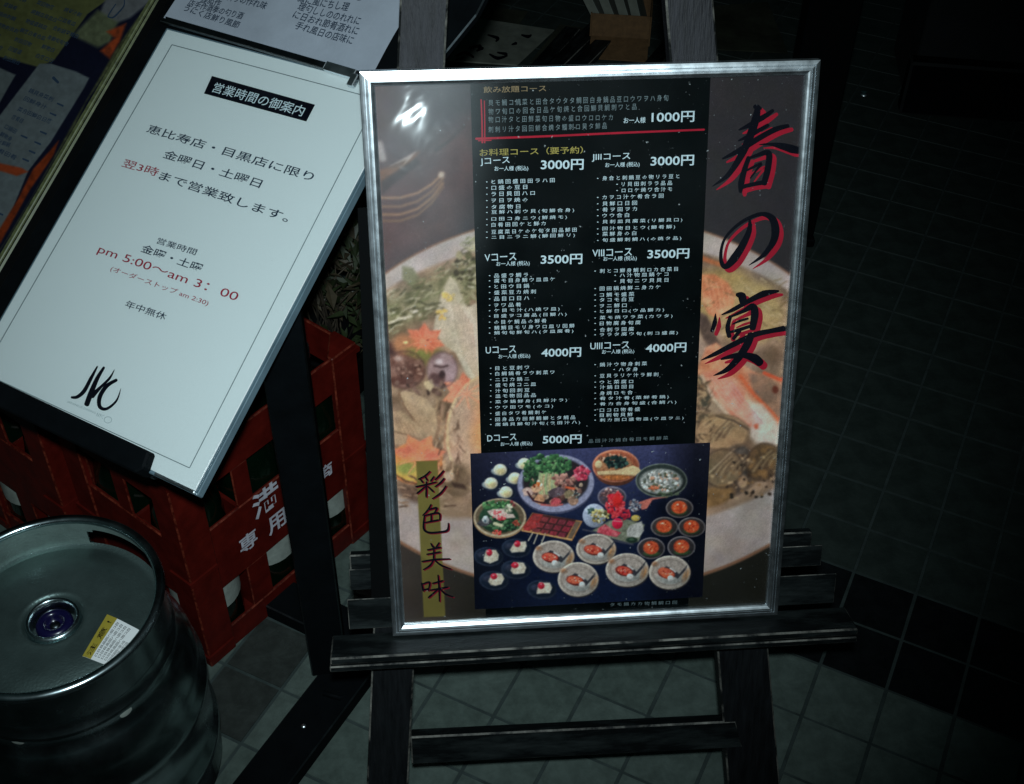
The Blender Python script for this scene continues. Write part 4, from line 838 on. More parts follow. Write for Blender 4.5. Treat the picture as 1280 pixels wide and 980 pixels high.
# five plates of grilled fish
for F, x, y, rx, ry in ((F7, 903, 320, 26, 20), (F8, 130, 325, 25, 19), (F7, 1150, 550, 25.5, 21.5), (F8, 443, 535, 27, 21), (F8, 870, 560, 26, 21)):
    cx, cy = F(x, y); jr = random.Random(int(x)); jx = lambda a=2.: jr.uniform(-a, a)
    fp.ell(cx + .6, cy + 1.4, rx, ry, (66, 60, 58), soft=2); fp.ell(cx, cy, rx, ry, (196, 190, 174), soft=1.1); fp.ell(cx, cy - .4, rx - 2, ry - 1.8, (160, 152, 142), soft=2.2, tex=.06, ts=8)
    fp.ell(cx + 2, cy + ry * .35, rx * .7, ry * .4, (150, 154, 148), soft=5); fp.ell(cx + rx * .78, cy + 4, 3, 7, (160, 116, 74), ang=25, soft=4); fp.ell(cx - rx * .7, cy - ry * .5, 4, 3, (150, 112, 84), soft=3)
    fp.poly([(cx - 9, cy - 4), (cx - 4, cy - 8), (cx + 5, cy - 4), (cx + 12, cy + 2), (cx + 23 + jx(), cy - 9 + jx(3)), (cx + 21, cy - 4), (cx + 10, cy + 8), (cx - 2, cy)], (52, 54, 60), soft=1.3)
    fp.line([(cx + 1, cy - 5), (cx + 7, cy - 1)], 2.4, (196, 200, 194), soft=1.4)
    fp.ell(cx - 4, cy + 1.5, 11, 6.2, (96, 34, 30), ang=12, soft=1.4); fp.ell(cx - 4 + jx(1), cy + .8, 10.2 + jx(1.2), 5.4 + jx(.6), (190 + jx(14), 70 + jx(12), 50), ang=12 + jx(12), soft=1.5, wob=.12, c2=(206, 104, 78), ts=4, seed=int(cx)); fp.ell(cx + 3 + jx(3), cy + 7.4 + jx(1), 3.9, 3.6, (206, 208, 202), soft=1.2)
# five dark dessert dishes
for x, y, s in ((265, 310, 1), (545, 225, 1), (320, 550, 1), (540, 440, 1), (800, 640, 1)):
    cx, cy = F7(x, y); fp.ell(cx - 2, cy + 1.6, 18.5, 12, (38, 48, 64), soft=1.4, ang=5); fp.ell(cx - 1.5, cy + .9, 17, 10.6, (20, 30, 44), soft=2); fp.ell(cx - 10, cy - 1, 6, 4, (44, 50, 66), soft=3)
    jr = random.Random(int(x)); jx = lambda a=2.: jr.uniform(-a, a)
    fp.poly([(cx - 9 + jx(), cy + 2 + jx()), (cx - 5, cy - 6 + jx()), (cx + 2, cy - 7 + jx()), (cx + 8 + jx(), cy - 7), (cx + 11, cy - 1), (cx + 9 + jx(), cy + 6), (cx, cy + 8 + jx()), (cx - 7 + jx(), cy + 7)], (206, 202, 184), soft=1.8, c2=(184, 178, 156), ts=3.5, seed=int(x)); fp.ell(cx - 1.5 + jx(), cy - 4 + jx(1), 4.2 + jx(.6), 3.8 + jx(.5), (176, 38, 56), soft=1.2); fp.ell(cx - 2.6, cy - 5, 1.3, 1, (226, 130, 140), soft=1)
for (gx, gy) in [F6(970, 620), F6(818, 808), F6(1092, 812), F8(683, 305), F8(988, 292)]:
    fp.spots(gx, gy + 1, 7, 5, 14, 1.1, [(214, 110, 60), (150, 50, 30), (226, 150, 110)], int(gx)); fp.ell(gx - 2.4, gy - 2.6, 1.5, 1.0, (246, 206, 180), soft=1)
for (gx, gy) in [F7(903, 320), F8(130, 325), F7(1150, 550), F8(443, 535), F8(870, 560)]:
    fp.spots(gx - 4, gy + 1, 7, 3, 12, 1.1, [(222, 130, 100), (140, 40, 34), (236, 176, 150)], int(gx)); fp.ring(gx, gy, 21, 16, .8, (128, 120, 110), soft=1.4)
fp.blur(1); fp.C *= (1 + (fp.noise(2.4, 70, 2) - .5) * .28)[..., None]
fp.C *= (1 + .04 * (fp.rs.rand(*X.shape) - .5) * 2)[..., None]
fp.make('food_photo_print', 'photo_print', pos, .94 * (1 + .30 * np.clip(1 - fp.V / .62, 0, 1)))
# clear film over everything
bm = bmesh.new(); box(bm, (.0115, .0115, -.0062), (BW - .0115, BH - .0115, -.0056)); obj('clear_cover', bm_mesh(bm), 'clear_film', pos)

# ================================================================== MENU STAND ON THE LEFT AND WHAT LIES ON IT
stand = tag(empty('menu_stand', NOTE.mat()), 'black lectern style menu stand on a post, its sloping panel holding paper notices', 'menu stand')
def nuv(px, py, off=0.): return NOTE.uv(px, py, off)
# panel: from the lip up beyond the handwritten sheet
bl = nuv(-60, 455, -.012)
def ar(p0, p1, f): return (p0[0] + (p1[0] - p0[0]) * f, p0[1] + (p1[1] - p0[1]) * f)
bm = bmesh.new()
prism(bm, [(-.075, -.004), (.288, -.004), (.296, .004), (.296, .30), (.345, .44), (.385, .60), (.385, .92), (-.30, .92), (-.30, .10), (-.075, .10)], -.022, -.0125, .0015)
obj('panel', bm_mesh(bm), ['black_paint', 'dark_metal'], stand)
bm = bmesh.new(); prism(bm, [(-.075, -.006), (.286, -.006), (.294, .002), (.290, .020), (-.075, .020)], -.0122, .0125, .0020); obj('lip', bm_mesh(bm), ['black_paint', 'black_paint'], stand)
wmi = stand.matrix_world.inverted(); mi = wmi.to_3x3()
def stand_box(name, wlo, whi, mats='black_paint', bev=.002, rz=0., ctr=None):
    """box in world axes (turned by rz) as a part of the stand"""
    bm = bmesh.new(); c = Vector(ctr); b2 = bmesh.new(); box(b2, wlo, whi, bev)
    bmesh.ops.transform(b2, matrix=wmi @ Matrix.Translation(c) @ Matrix.Rotation(rz, 4, 'Z'), verts=b2.verts); merge(bm, b2)
    return obj(name, bm_mesh(bm), [mats, 'dark_metal'], stand)
pb = floor_at(412, 858); pc = Vector((pb[0], pb[1] + .02, 0))
stand_box('post', (-.026, -.02, .03), (.026, .02, .745), ctr=pc, rz=.15)
# foot bar on the floor, running towards the viewer
f0 = floor_at(350, 965); f1 = floor_at(428, 862); dd = f1 - f0; ang = math.atan2(dd[1], dd[0])
stand_box('foot', (-.16, -.034, .0), (.17, .034, .028), ctr=Vector(((f0 + f1) / 2)), rz=ang)
stand_box('foot', (-.14, -.03, .0), (.1, .03, .028), ctr=pc + Vector((-.02, .09, 0)), rz=ang + 1.57)
bm = bmesh.new(); q = floor_at(382, 921); b2 = lathe([(0, .0296), (.003, .0294), (.004, .0275)], 12); bmesh.ops.transform(b2, matrix=wmi @ Matrix.Translation((q[0], q[1] , .0)), verts=b2.verts); merge(bm, b2); obj('screw', bm_mesh(bm), 'aluminium', stand)

# notice in its clear case
note = tag(empty('opening_hours_notice', NOTE.mat()), 'white opening hours notice with a brush logo in a clear case on the menu stand', 'notice')
NM = Matrix.Identity(4)
bm = bmesh.new(); box(bm, (.004, .004, -.0004), (NW - .004, NH - .003, 0)); obj('paper', bm_mesh(bm), 'white_paper', note)
bm = bmesh.new()
box(bm, (0, 0, -.0118), (NW, NH, -.0008), .0012); obj('case_back', bm_mesh(bm), ['acrylic_edge', 'acrylic_edge'], note)
bm = bmesh.new(); box(bm, (NW - .0022, .002, -.0006), (NW, NH - .002, .0022), .0005); obj('case_edge', bm_mesh(bm), ['acrylic_edge', 'clear_case'], note)
bm = bmesh.new(); box(bm, (.302, .0005, -.0006), (NW - .0024, .0038, .0030), .0008); obj('case_foot', bm_mesh(bm), ['aluminium', 'aluminium'], note)
bm = bmesh.new(); box(bm, (.0042, .0042, .0012), (NW - .004, NH - .0032, .0017)); obj('clear_cover', bm_mesh(bm), 'clear_case', note)
NZ = .0002
k = Ink(NOTE, NZ)
bx = [(216, 56), (460, 121), (237, 585), (-10, 470)]
# thin printed border
bx = [(215, 56), (472, 124), (237, 585), (-22, 466)]
for a, b in ((0, 1), (1, 2), (2, 3), (3, 0)): k.line(bx[a], bx[b], 1.1)
k.make('border_print', 'grey_ink', note)
k = Ink(NOTE, NZ); k.poly([(265, 95), (394, 131), (383, 152), (255, 117)]); k.make('heading_block', 'ink', note)
k = Ink(NOTE, NZ + .0003); k.text('営業時間の御案内', (264, 115), (377, 146), .0135, .004, 3); k.make('heading_text', 'white_ink', note)
D4 = lambda x, y: (100 + x / 3.268, 120 + y / 3.268)
k = Ink(NOTE, NZ); HB = .0112
k.text('恵比寿店・目黒店に限り', D4(268, 148), D4(945, 350), HB, .008, 3)
k.text('金曜日・土曜日', D4(335, 252), D4(732, 378), HB, .008, 3)
k.text('まで営業致します。', D4(318, 340), D4(845, 518), HB, .008, 3)
k.text('営業時間', D4(310, 602), D4(470, 652), .0078, .006, 3)
k.text('金曜・土曜', D4(245, 636), D4(490, 722), .0102, .010, 3)
k.text('年中無休', D4(180, 862), D4(345, 918), .0088, .006, 3)
k.make('notice_text', 'blue_ink', note)
k = Ink(NOTE, NZ)
k.text('翌3時', D4(168, 288), D4(312, 330), .0108, .004, 3)
k.text('pm 5:00〜am 3：00', D4(65, 648), D4(632, 848), .0125, .002, 4)
k.text('(オーダーストップ am 2:30)', D4(120, 718), D4(518, 862), .0078, .002, 3)
k.make('hours_text', 'red_ink', note)
k = Ink(NOTE, NZ); L8 = (60, 430, 8.167)
for pts, ws in (([(505, 230), (440, 350), (370, 480), (300, 540), (242, 546)], [15, 36, 42, 36, 24]), ([(572, 240), (505, 350), (440, 500), (396, 618)], [26, 42, 56, 54]),
                ([(680, 262), (630, 350), (540, 440), (450, 530)], [5, 26, 30, 58]), ([(700, 368), (600, 430), (530, 540), (530, 640), (600, 662), (700, 580), (745, 455)], [32, 42, 46, 40, 30, 22, 4])):
    k.stroke(pts, ws, sc=L8)
k.make('brush_logo', 'ink', note)
k = Ink(NOTE, NZ); ring_pts = [(60 + (613 + 38 * math.cos(a)) / 8.167, 430 + (775 + 32 * math.sin(a)) / 8.167) for a in np.linspace(0, 2 * math.pi, 17)]
k.stroke(ring_pts, [.6]); k.text('JAPANESE DINING', (60 + 190 / 8.167, 430 + 602 / 8.167), (60 + 480 / 8.167, 430 + 722 / 8.167), .003, 0, 1); k.text('NYC', (60 + 490 / 8.167, 430 + 735 / 8.167), (60 + 560 / 8.167, 430 + 765 / 8.167), .004, 0, 1)
k.make('logo_small_print', 'faint_ink', note)

# clip bar above the notice
clip = tag(empty('clip_bar', NOTE.mat()), 'thin dark clip rail between the white notice and the wrinkled sheet', 'clip')
a = nuv(206, 27); b = nuv(410, 86); c = nuv(447, 97)
def bar(name, p, q, w_, z0, z1, mats, parent, bev=.0008):
    d = Vector((q[0] - p[0], q[1] - p[1])).normalized(); n = Vector((-d.y, d.x)) * w_ / 2
    bm = bmesh.new(); prism(bm, [(p[0] - n.x, p[1] - n.y), (q[0] - n.x, q[1] - n.y), (q[0] + n.x, q[1] + n.y), (p[0] + n.x, p[1] + n.y)], z0, z1, bev); return obj(name, bm_mesh(bm), mats, parent)
bar('rail', a, b, .0085, -.0005 + .0022, .0075, ['dark_metal', 'aluminium'], clip)
bar('end_catch', b, c, .011, .0022, .0085, ['aluminium', 'aluminium'], clip)
bm = bmesh.new(); e = nuv(445, 103); box(bm, (e[0] - .004, e[1] - .009, .0022), (e[0] + .005, e[1] + .006, .0095), .001); obj('end_stop', bm_mesh(bm), ['aluminium', 'aluminium'], clip)

# wrinkled handwritten sheet above
sheet = tag(empty('handwritten_sheet', NOTE.mat()), 'wrinkled grey sheet of handwritten lines pinned above the white notice', 'paper')
P0 = nuv(209, 27); P1 = nuv(470, 97); P2 = nuv(497, 45); P3 = nuv(500, -5)
poly = [P0, P1, P2, P3, (P3[0] + .01, .86), (P0[0] + .0, .86)]
bm = bmesh.new(); nx, ny = 44, 44; random.seed(3)
ph = [(random.uniform(8, 40), random.uniform(8, 40), random.uniform(0, 6), random.uniform(.0004, .0011)) for _ in range(9)]
def wr(x, y): return .006 + sum(a_ * math.sin(x * kx + y * ky + p_) for kx, ky, p_, a_ in ph)
grid = []
xr = max(P2[0], P3[0]) + .004
for j in range(ny + 1):
    row = []; y = NH + .001 + (.86 - NH) * j / ny
    xmax = P1[0] + (xr - P1[0]) * min(1, max(0, (y - P1[1]) / (P2[1] - P1[1] + .02))) ** .6
    ylow = lambda x: P0[1] + (P1[1] - P0[1]) * (x - P0[0]) / (P1[0] - P0[0])
    for i in range(nx + 1):
        x = P0[0] + (xmax - P0[0]) * i / nx; yy = max(y, ylow(x)) if j == 0 else y
        row.append(bm.verts.new((x, yy, wr(x, yy))))
    grid.append(row)
for j in range(ny):
    for i in range(nx): bm.faces.new((grid[j][i], grid[j][i + 1], grid[j + 1][i + 1], grid[j + 1][i]))
me = bm_mesh(bm, True); obj('paper', me, 'grey_paper', sheet)
k = Ink(NOTE, .0)
Q3 = lambda x, y: (200 + x / 4.129, y / 4.129)
rj = random.Random(5)
HW = 'のうちくしにれりぬ日お店風味旬鮮季節料理酒肴手作'
def hand(a, b, n, h): k.text(''.join(rj.choice(HW) for _ in range(n)), Q3(*a), Q3(*b), h, .006, 3)
hand((220, 30), (320, 56), 3, .010); hand((155, 48), (440, 125), 9, .0095); hand((135, 75), (420, 172), 8, .0095); hand((330, 14), (560, 75), 7, .0105)
hand((720, 30), (985, 85), 7, .0105); hand((720, 68), (1045, 160), 9, .0105); hand((695, 110), (1035, 210), 9, .0105); hand((705, 165), (1005, 255), 8, .0105)
hand((400, -60), (620, -4), 6, .0105); hand((760, -30), (1060, 40), 7, .0105)
me_v = np.concatenate(k.v)
for i in range(len(me_v)): me_v[i, 2] = wr(me_v[i, 0], me_v[i, 1]) + .0030
k.v = [me_v]; k.make('handwriting', 'blue_ink', sheet)

# coloured menu board at far left
lm = tag(empty('colour_menu_board', NOTE.mat()), 'colourful menu board with yellow, white, navy and orange print left of the white notice', 'menu board')
e0 = nuv(196, 0, .004); e1 = nuv(0, 336, .004)
dx = (e1[0] - e0[0]) / (e1[1] - e0[1]); xe = lambda v: e0[0] + dx * (v - e0[1])
vb, vt = -.05, .90
bm = bmesh.new(); prism(bm, [(xe(vb) - .36, vb), (xe(vb), vb), (xe(vt), vt), (xe(vt) - .36, vt)], -.012, .0035, .002); obj('board', bm_mesh(bm), ['matte_black', 'board_edge'], lm)
bm = bmesh.new(); prism(bm, [(xe(vb) - .009, vb + .003), (xe(vb) - .0025, vb + .003), (xe(vt) - .0025, vt - .003), (xe(vt) - .009, vt - .003)], .0035, .0075, .001); obj('edge_trim', bm_mesh(bm), ['board_edge', 'board_edge'], lm)
cp = Paint(NOTE, min(xe(vb), xe(vt)) - .355, max(xe(vb), xe(vt)) - .008, .0, .80, .0014, .0042)
X, Y = cp.X, cp.Y
E1 = lambda x, y: (x / 5.445, y / 5.445)
E2 = lambda x, y: (x / 5.156, 150 + y / 5.156)
cp.C[:] = (20, 26, 44)
cp.poly([(-600, -400), (320, -400), (140, 0), (112, 20), (70, 78), (50, 86), (-600, -90)], (92, 104, 64), soft=1.5, tex=.10, ts=14)
cp.poly([(150, -60), (240, -60), (190, 5), (165, 25), (140, 35), (125, 25), (135, 0)], (104, 116, 118), soft=4, tex=.1, ts=8)
cp.poly([(95, 45), (125, 15), (150, 30), (140, 55), (125, 62), (100, 50)], (96, 112, 84), soft=5, tex=.15, ts=5)
cp.poly([(-300, 40), (22, 96), (-12, 150), (-300, 150)], (98, 116, 116), soft=1.5); cp.poly([(0, 86), (22, 96), (0, 135), (-200, 135), (-200, 60)], (98, 116, 116), soft=1.5)
cp.poly([(52, 82), (66, 82), (98, 92), (114, 100), (108, 112), (66, 180), (38, 216), (20, 260), (0, 300), (-60, 330), (-160, 250), (0, 150)], (100, 118, 120), soft=1.5, tex=.05, ts=14)
cp.poly([(160, 32), (152, 55), (140, 76), (128, 66), (146, 50), (136, 42)], (164, 76, 40), soft=4, c2=(120, 60, 36), ts=6)
cp.poly([(76, 178), (64, 192), (44, 214), (26, 250), (0, 292), (-30, 330), (0, 312), (40, 240), (70, 196)], (140, 62, 30), soft=2.5, c2=(104, 48, 26), ts=7)
cp.poly([(-20, 205), (2, 206), (30, 212), (38, 217), (24, 222), (4, 216), (-20, 214)], (150, 72, 40), soft=2.5)
cp.poly([(96, 160), (110, 130), (142, 84), (172, 34), (200, 0), (240, -60), (236, -60), (192, 0), (150, 60), (100, 146), (20, 290), (-60, 400), (-60, 420)], (72, 82, 56), soft=2.5, tex=.35, ts=4)
cp.C *= (1 + .10 * (cp.noise(5, 50) - .5) * 2)[..., None]
cp.make('print', 'poster_print', lm, .50)
k = Ink(NOTE, .0050); rl = random.Random(2)
for r in range(9):
    for c_ in range(4):
        x0 = -20 + c_ * 34 + r * -7; y0 = -10 + r * 11.5 + c_ * 9
        n = rl.randint(3, 6)
        if x0 + 26 > 150 - y0 * .75 or y0 > 84 - (40 - x0) * .1: continue
        k.text(''.join(rl.choice(CH) for _ in range(n)), (x0, y0), (x0 + 5.2 * n, y0 + 1.9 * n), .0065, .01, 1)
for (x0, y0, x1, y1) in ((38, 118, 68, 130), (32, 128, 60, 140), (24, 141, 66, 158), (17, 151, 30, 157), (8, 163, 22, 170), (2, 172, 16, 180), (0, 182, 14, 187), (0, 193, 22, 203)):
    k.text(''.join(rl.choice(CH) for _ in range(max(3, int((x1 - x0) / 6)))), (x0, y0), (x1, y1), .0065, .01, 1)
for (x0, y0) in ((75, 132), (66, 144), (54, 167), (47, 180), (40, 191), (32, 201), (30, 172), (0, 268)): k.stroke([(x0, y0), (x0 + 7, y0 + 3)], [2, 2.4])
k.stroke([(138, 24), (144, 25), (150, 20), (158, 10), (158, 0)], [1.5, 2, 2, 1.6, 1]); k.stroke([(138, 24), (141, 18), (148, 8)], [1.5, 1.6, 1.2]); k.stroke([(70, 100), (76, 106)], [4, 3])
k.make('menu_text', 'blue_ink', lm)

# ================================================================== CRATES AND BOTTLES
cr0 = np.array([-.44, 1.077]); CANG = math.atan2(.798, .603)
CW, CL, CH_ = .355, .245, .40      # long face along local x, depth along local y
def face_panel(bm, length, y0, y1, flip, cols):
    """moulded side: rims and bands with window openings, local x along the face"""
    bands = [(0, .048), (.135, .262), (.335, .40)]
    for z0, z1 in bands: box(bm, (.024, y0, z0), (length - .024, y1, z1), .002)
    n = cols
    for i in range(1, n):
        x = length * i / n; box(bm, (x - .020, y0 + .001, .047), (x + .020, y1 - .001, .136), .0015); box(bm, (x - .015, y0 + .001, .261), (x + .015, y1 - .001, .336), .0015)
def make_crate():
    root = empty('bottle_crate')
    for x in (0, CW):
        for y in (0, CL):
            bm = bmesh.new(); sx = 1 if x == 0 else -1; sy = 1 if y == 0 else -1
            pts = [(x, y), (x + sx * .050, y), (x + sx * .050, y + sy * .010), (x + sx * .010, y + sy * .044), (x, y + sy * .044)]
            prism(bm, pts, 0, CH_ + .002, .002)
            for zz in (.02, .19, .385): prism(bm, [(px_ - sx * .003, py_ - sy * .003) for px_, py_ in pts], zz, zz + .008)
            obj('corner_post', bm_mesh(bm), ['red_plastic', 'scuffed_red'], root)
    for (L, M_) in ((CW, Matrix.Identity(4)), (CW, Matrix.Translation((0, CL - .012, 0)))):
        bm = bmesh.new(); face_panel(bm, L, .003, .009, False, 3); bmesh.ops.transform(bm, matrix=M_, verts=bm.verts); obj('side_panel', bm_mesh(bm), ['red_plastic', 'scuffed_red'], root)
    for xx in (.012, CW):
        bm = bmesh.new(); face_panel(bm, CL, .003, .009, False, 2); bmesh.ops.transform(bm, matrix=Matrix.Translation((xx, 0, 0)) @ Matrix.Rotation(math.pi / 2, 4, 'Z'), verts=bm.verts); obj('end_panel', bm_mesh(bm), ['red_plastic', 'scuffed_red'], root)
    bm = bmesh.new()
    box(bm, (.014, CL / 2 - .003, .01), (CW - .014, CL / 2 + .003, .24))
    for i in (1, 2): box(bm, (CW * i / 3 - .003, .014, .011), (CW * i / 3 + .003, CL - .014, .239))
    obj('divider', bm_mesh(bm), 'red_plastic', root)
    bm = bmesh.new(); box(bm, (.01, .01, .004), (CW - .01, CL - .01, .010)); obj('base', bm_mesh(bm), 'red_plastic', root)
    return root
def children(o): return [c for c in bpy.data.objects if c.parent == o]
def copy_tree(o, parent=None):
    c = o.copy(); col.objects.link(c); c.parent = parent
    for ch in children(o): copy_tree(ch, c)
    return c
crate = make_crate(); crate.matrix_world = Matrix.Translation((cr0[0], cr0[1], 0)) @ Matrix.Rotation(CANG, 4, 'Z')
bpy.context.view_layer.update()
crate2 = copy_tree(crate)
off = np.array([-.798, .603]) * .256 + np.array([.603, .798]) * -.02
crate2.matrix_world = Matrix.Translation((cr0[0] + off[0], cr0[1] + off[1], 0)) @ Matrix.Rotation(CANG + .02, 4, 'Z')
tag(crate, 'red plastic bottle crate with white characters on its side, right behind the keg', 'crate', 'red bottle crates behind the keg')
tag(crate2, 'red plastic bottle crate farther left, mostly hidden by the menu stand', 'crate', 'red bottle crates behind the keg')
# white characters moulded on the right hand (long) face of the first crate
def crate_text(s, x, z, h, root, bold=.02, face='long'):
    v, f = glyph_mesh(s, bold, 3); mn = v.min(0); mx_ = v.max(0); sc = h / (mx_[1] - mn[1])
    if face == 'long': P = np.c_[x + (v[:, 0] - mn[0]) * sc, np.full(len(v), .0018), z + (v[:, 1] - mn[1]) * sc]
    else: P = np.c_[np.full(len(v), -.0002 + .0016), x - (v[:, 0] - mn[0]) * sc, z + (v[:, 1] - mn[1]) * sc]
    me = bpy.data.meshes.new('lettering'); me.from_pydata(P.tolist(), [], f); return obj('lettering', me, 'crate_print', root)
inv = (Matrix.Translation((cr0[0], cr0[1], 0)) @ Matrix.Rotation(CANG, 4, 'Z')).inverted()
def crate_xz(px, py):
    m_ = crate.matrix_world; n = np.array((m_.to_3x3() @ Vector((0, 1, 0)))[:]); o_ = np.array(m_.translation[:]); d = ray(px, py); t = ((o_ - EYE) @ n) / (d @ n)
    q = inv @ Vector(EYE + d * t); return q.x, q.z
for s, px, py, h in (('専', 303, 696, .034), ('用', 338, 672, .036), ('満', 320, 653, .050), ('商', 402, 604, .028)):
    x, z = crate_xz(px, py); crate_text(s, x, z, h, crate)
crate_text('1', .045, .182, .045, crate2, bold=.05, face='short')
# bottles
def make_bottle():
    root = empty('sake_bottle')
    b = lathe([(0, .002), (.046, .002), (.050, .008), (.051, .02), (.051, .24), (.047, .27), (.030, .315), (.0165, .345), (.015, .375), (.0165, .378), (.0165, .386), (.0, .386)], 28); obj('glass_body', bm_mesh(b, True), 'green_glass', root)
    b = lathe([(.0513, .07), (.0513, .19)], 28); obj('paper_label', bm_mesh(b, True), 'bottle_label', root)
    b = lathe([(.0172, .368), (.0178, .388), (.015, .3905), (0, .391)], 20); obj('cap', bm_mesh(b, True), 'keg_rim', root)
    return root
bot = make_bottle(); first = True
names_ = {(0, 0): 'in the corner cell nearest the camera', (1, 0): 'in the middle of the right row', (2, 0): 'in the far right cell', (0, 1): 'in the left back cell', (1, 1): 'in the middle of the back row', (2, 1): 'in the back corner cell'}
for (cr, which) in ((crate, 'front'), (crate2, 'rear left')):
    for i in range(3):
        for j in range(2):
            if which != 'front' and i == 2: continue
            if which == 'front' and (i, j) == (1, 1): continue
            o = bot if first else copy_tree(bot); first = False
            p = cr.matrix_world @ Vector((CW * (i + .5) / 3, CL * (j + .5) / 2, .012)); o.location = p; o.rotation_euler.z = i * 1.3 + j
            tag(o, 'green sake bottle ' + names_[i, j] + ' of the ' + which + ' red crate', 'bottle', 'sake bottles standing in the red crates')

# ================================================================== KEG
KC = np.array([-.523, .865]); KZ = .43
keg = tag(empty('beer_keg', Matrix.Translation((KC[0], KC[1], 0))), 'stainless steel beer keg with a blue valve and a yellow sticker on its top', 'keg')
kb = lathe([(0, .004), (.118, .004), (.126, .02), (.130, .05), (.140, .07), (.1475, .09), (.1475, .135), (.1525, .142), (.1525, .156), (.1475, .163), (.1475, .235), (.1525, .242), (.1525, .258), (.1475, .265), (.1470, .290), (.144, .310), (.137, .326), (.1305, .336), (.1300, .346), (.1315, .350), (.1305, .355), (.1278, .358), (.1275, .372)], 96)
obj('body', bm_mesh(kb, True), 'keg_rim', keg)
dome = lathe([(.1262, .374), (.121, .370), (.116, .372), (.10, .381), (.075, .387), (.055, .388), (.044, .3865), (.040, .3875), (.036, .3875), (.0335, .384), (.0325, .366), (0, .365)], 72)
obj('top_dome', bm_mesh(dome, True), 'keg_steel', keg)
# chimb: rolled band with two hand holes and a thick rim
def chimb():
    bm = bmesh.new(); N = 200; zs = [.366, .373, .377, .381, .385, .390, .396, .402, .406, .410, .414, .424]; R0 = .1272
    def hole(i, r):
        a = math.degrees(2 * math.pi * (i + .5) / N) % 360; z = (zs[r] + zs[r + 1]) / 2
        return any((abs((a - c_ + 180) % 360 - 180) / 25) ** 4 + (abs(z - .3945) / .0165) ** 4 < 1 for c_ in (62, 225))
    for rr in (R0, R0 - .0028):
        V = [[bm.verts.new((rr * math.cos(2 * math.pi * i / N), rr * math.sin(2 * math.pi * i / N), z)) for i in range(N)] for z in zs]
        for r in range(len(zs) - 1):
            for i in range(N):
                if not hole(i, r): f = bm.faces.new((V[r][i], V[r][(i + 1) % N], V[r + 1][(i + 1) % N], V[r + 1][i])); f.smooth = True; f.material_index = int(rr == R0)
    return bm
me = bpy.data.meshes.new('chimb'); b = chimb(); b.to_mesh(me); b.free(); obj('chimb', me, ['chimb_steel', 'keg_rim'], keg)
b = lathe([(.1258 + .0058 * math.cos(a), .4265 + .0052 * math.sin(a)) for a in np.linspace(0, 2 * math.pi, 15)], 96); obj('rim', bm_mesh(b, True), 'keg_rim', keg)
b = lathe([(.0315, .366), (.0315, .385), (.0290, .3885), (.0265, .3875), (.0255, .380), (.0255, .366)], 40); obj('valve_collar', bm_mesh(b, True), 'keg_rim', keg)
b = lathe([(.021, .366), (.021, .378), (.018, .382), (.012, .3825), (.010, .378), (.0095, .372), (0, .372)], 32); obj('valve_cap', bm_mesh(b, True), 'valve_blue', keg)
b = lathe([(0, .3722), (.0052, .3722), (.006, .375), (.0045, .3765), (0, .377)], 16); obj('valve_pin', bm_mesh(b, True), 'dark_metal', keg)
# drain holes in the lower chimb
for px_, py_ in ((157, 890), (22, 926)):
    d = ray(px_, py_); t = .5
    zp = [.163, .235, .242, .258, .265, .290, .310, .326, .336, .372, .43]; rp_ = [.1475, .1475, .1525, .1525, .1475, .147, .144, .137, .1305, .1278, .1278]
    while t < 2 and np.hypot(*(EYE + t * d)[:2] - KC) > np.interp((EYE + t * d)[2], zp, rp_): t += .0005
    P = EYE + t * d; an = math.atan2(P[1] - KC[1], P[0] - KC[0]); rr_ = lambda z: float(np.interp(z, zp, rp_)) + .0006
    bm = bmesh.new(); vs = []
    for kx in range(14): 
        q = 2 * math.pi * kx / 14; aa = an + .060 * math.cos(q); zz = P[2] + .0055 * math.sin(q); vs.append(bm.verts.new((rr_(zz) * math.cos(aa), rr_(zz) * math.sin(aa), zz)))
    c_ = bm.verts.new(((rr_(P[2]) + .0012) * math.cos(an), (rr_(P[2]) + .0012) * math.sin(an), P[2]))
    for kx in range(14): bm.faces.new((vs[kx], vs[(kx + 1) % 14], c_)).smooth = True
    obj('drain_boss', bm_mesh(bm), 'bottle_label', keg)
# sticker following the dome
def dome_z(r): return float(np.interp(r, [.034, .044, .055, .075, .10, .116], [.3875, .3865, .388, .387, .381, .372]))
DZ = .010
for ch in children(keg):
    if ch.name.split('.')[0] in ('top_dome', 'valve_collar', 'valve_cap', 'valve_pin'): ch.location.z = DZ
S = [floor_at(x, y, .394)[:2] - KC for x, y in ((135, 771), (177, 787), (138, 832), (104, 823))]
def sticker(u0, u1, name, m_, dz):
    bm = bmesh.new(); G = []
    for j in range(9):
        row = []
        for i in range(9):
            u = u0 + (u1 - u0) * i / 8; v_ = j / 8; p = (S[0] * (1 - u) + S[1] * u) * (1 - v_) + (S[3] * (1 - u) + S[2] * u) * v_
            row.append(bm.verts.new((p[0], p[1], dome_z(np.hypot(*p)) + DZ + dz)))
        G.append(row)
    for j in range(8):
        for i in range(8): bm.faces.new((G[j][i], G[j][i + 1], G[j + 1][i + 1], G[j + 1][i]))
    return obj(name, bm_mesh(bm, True), m_, keg)
st_ = sticker(0, 1, 'sticker', 'white_paper', .0008); sticker(.0, .30, 'yellow_band', 'yellow', .0011)
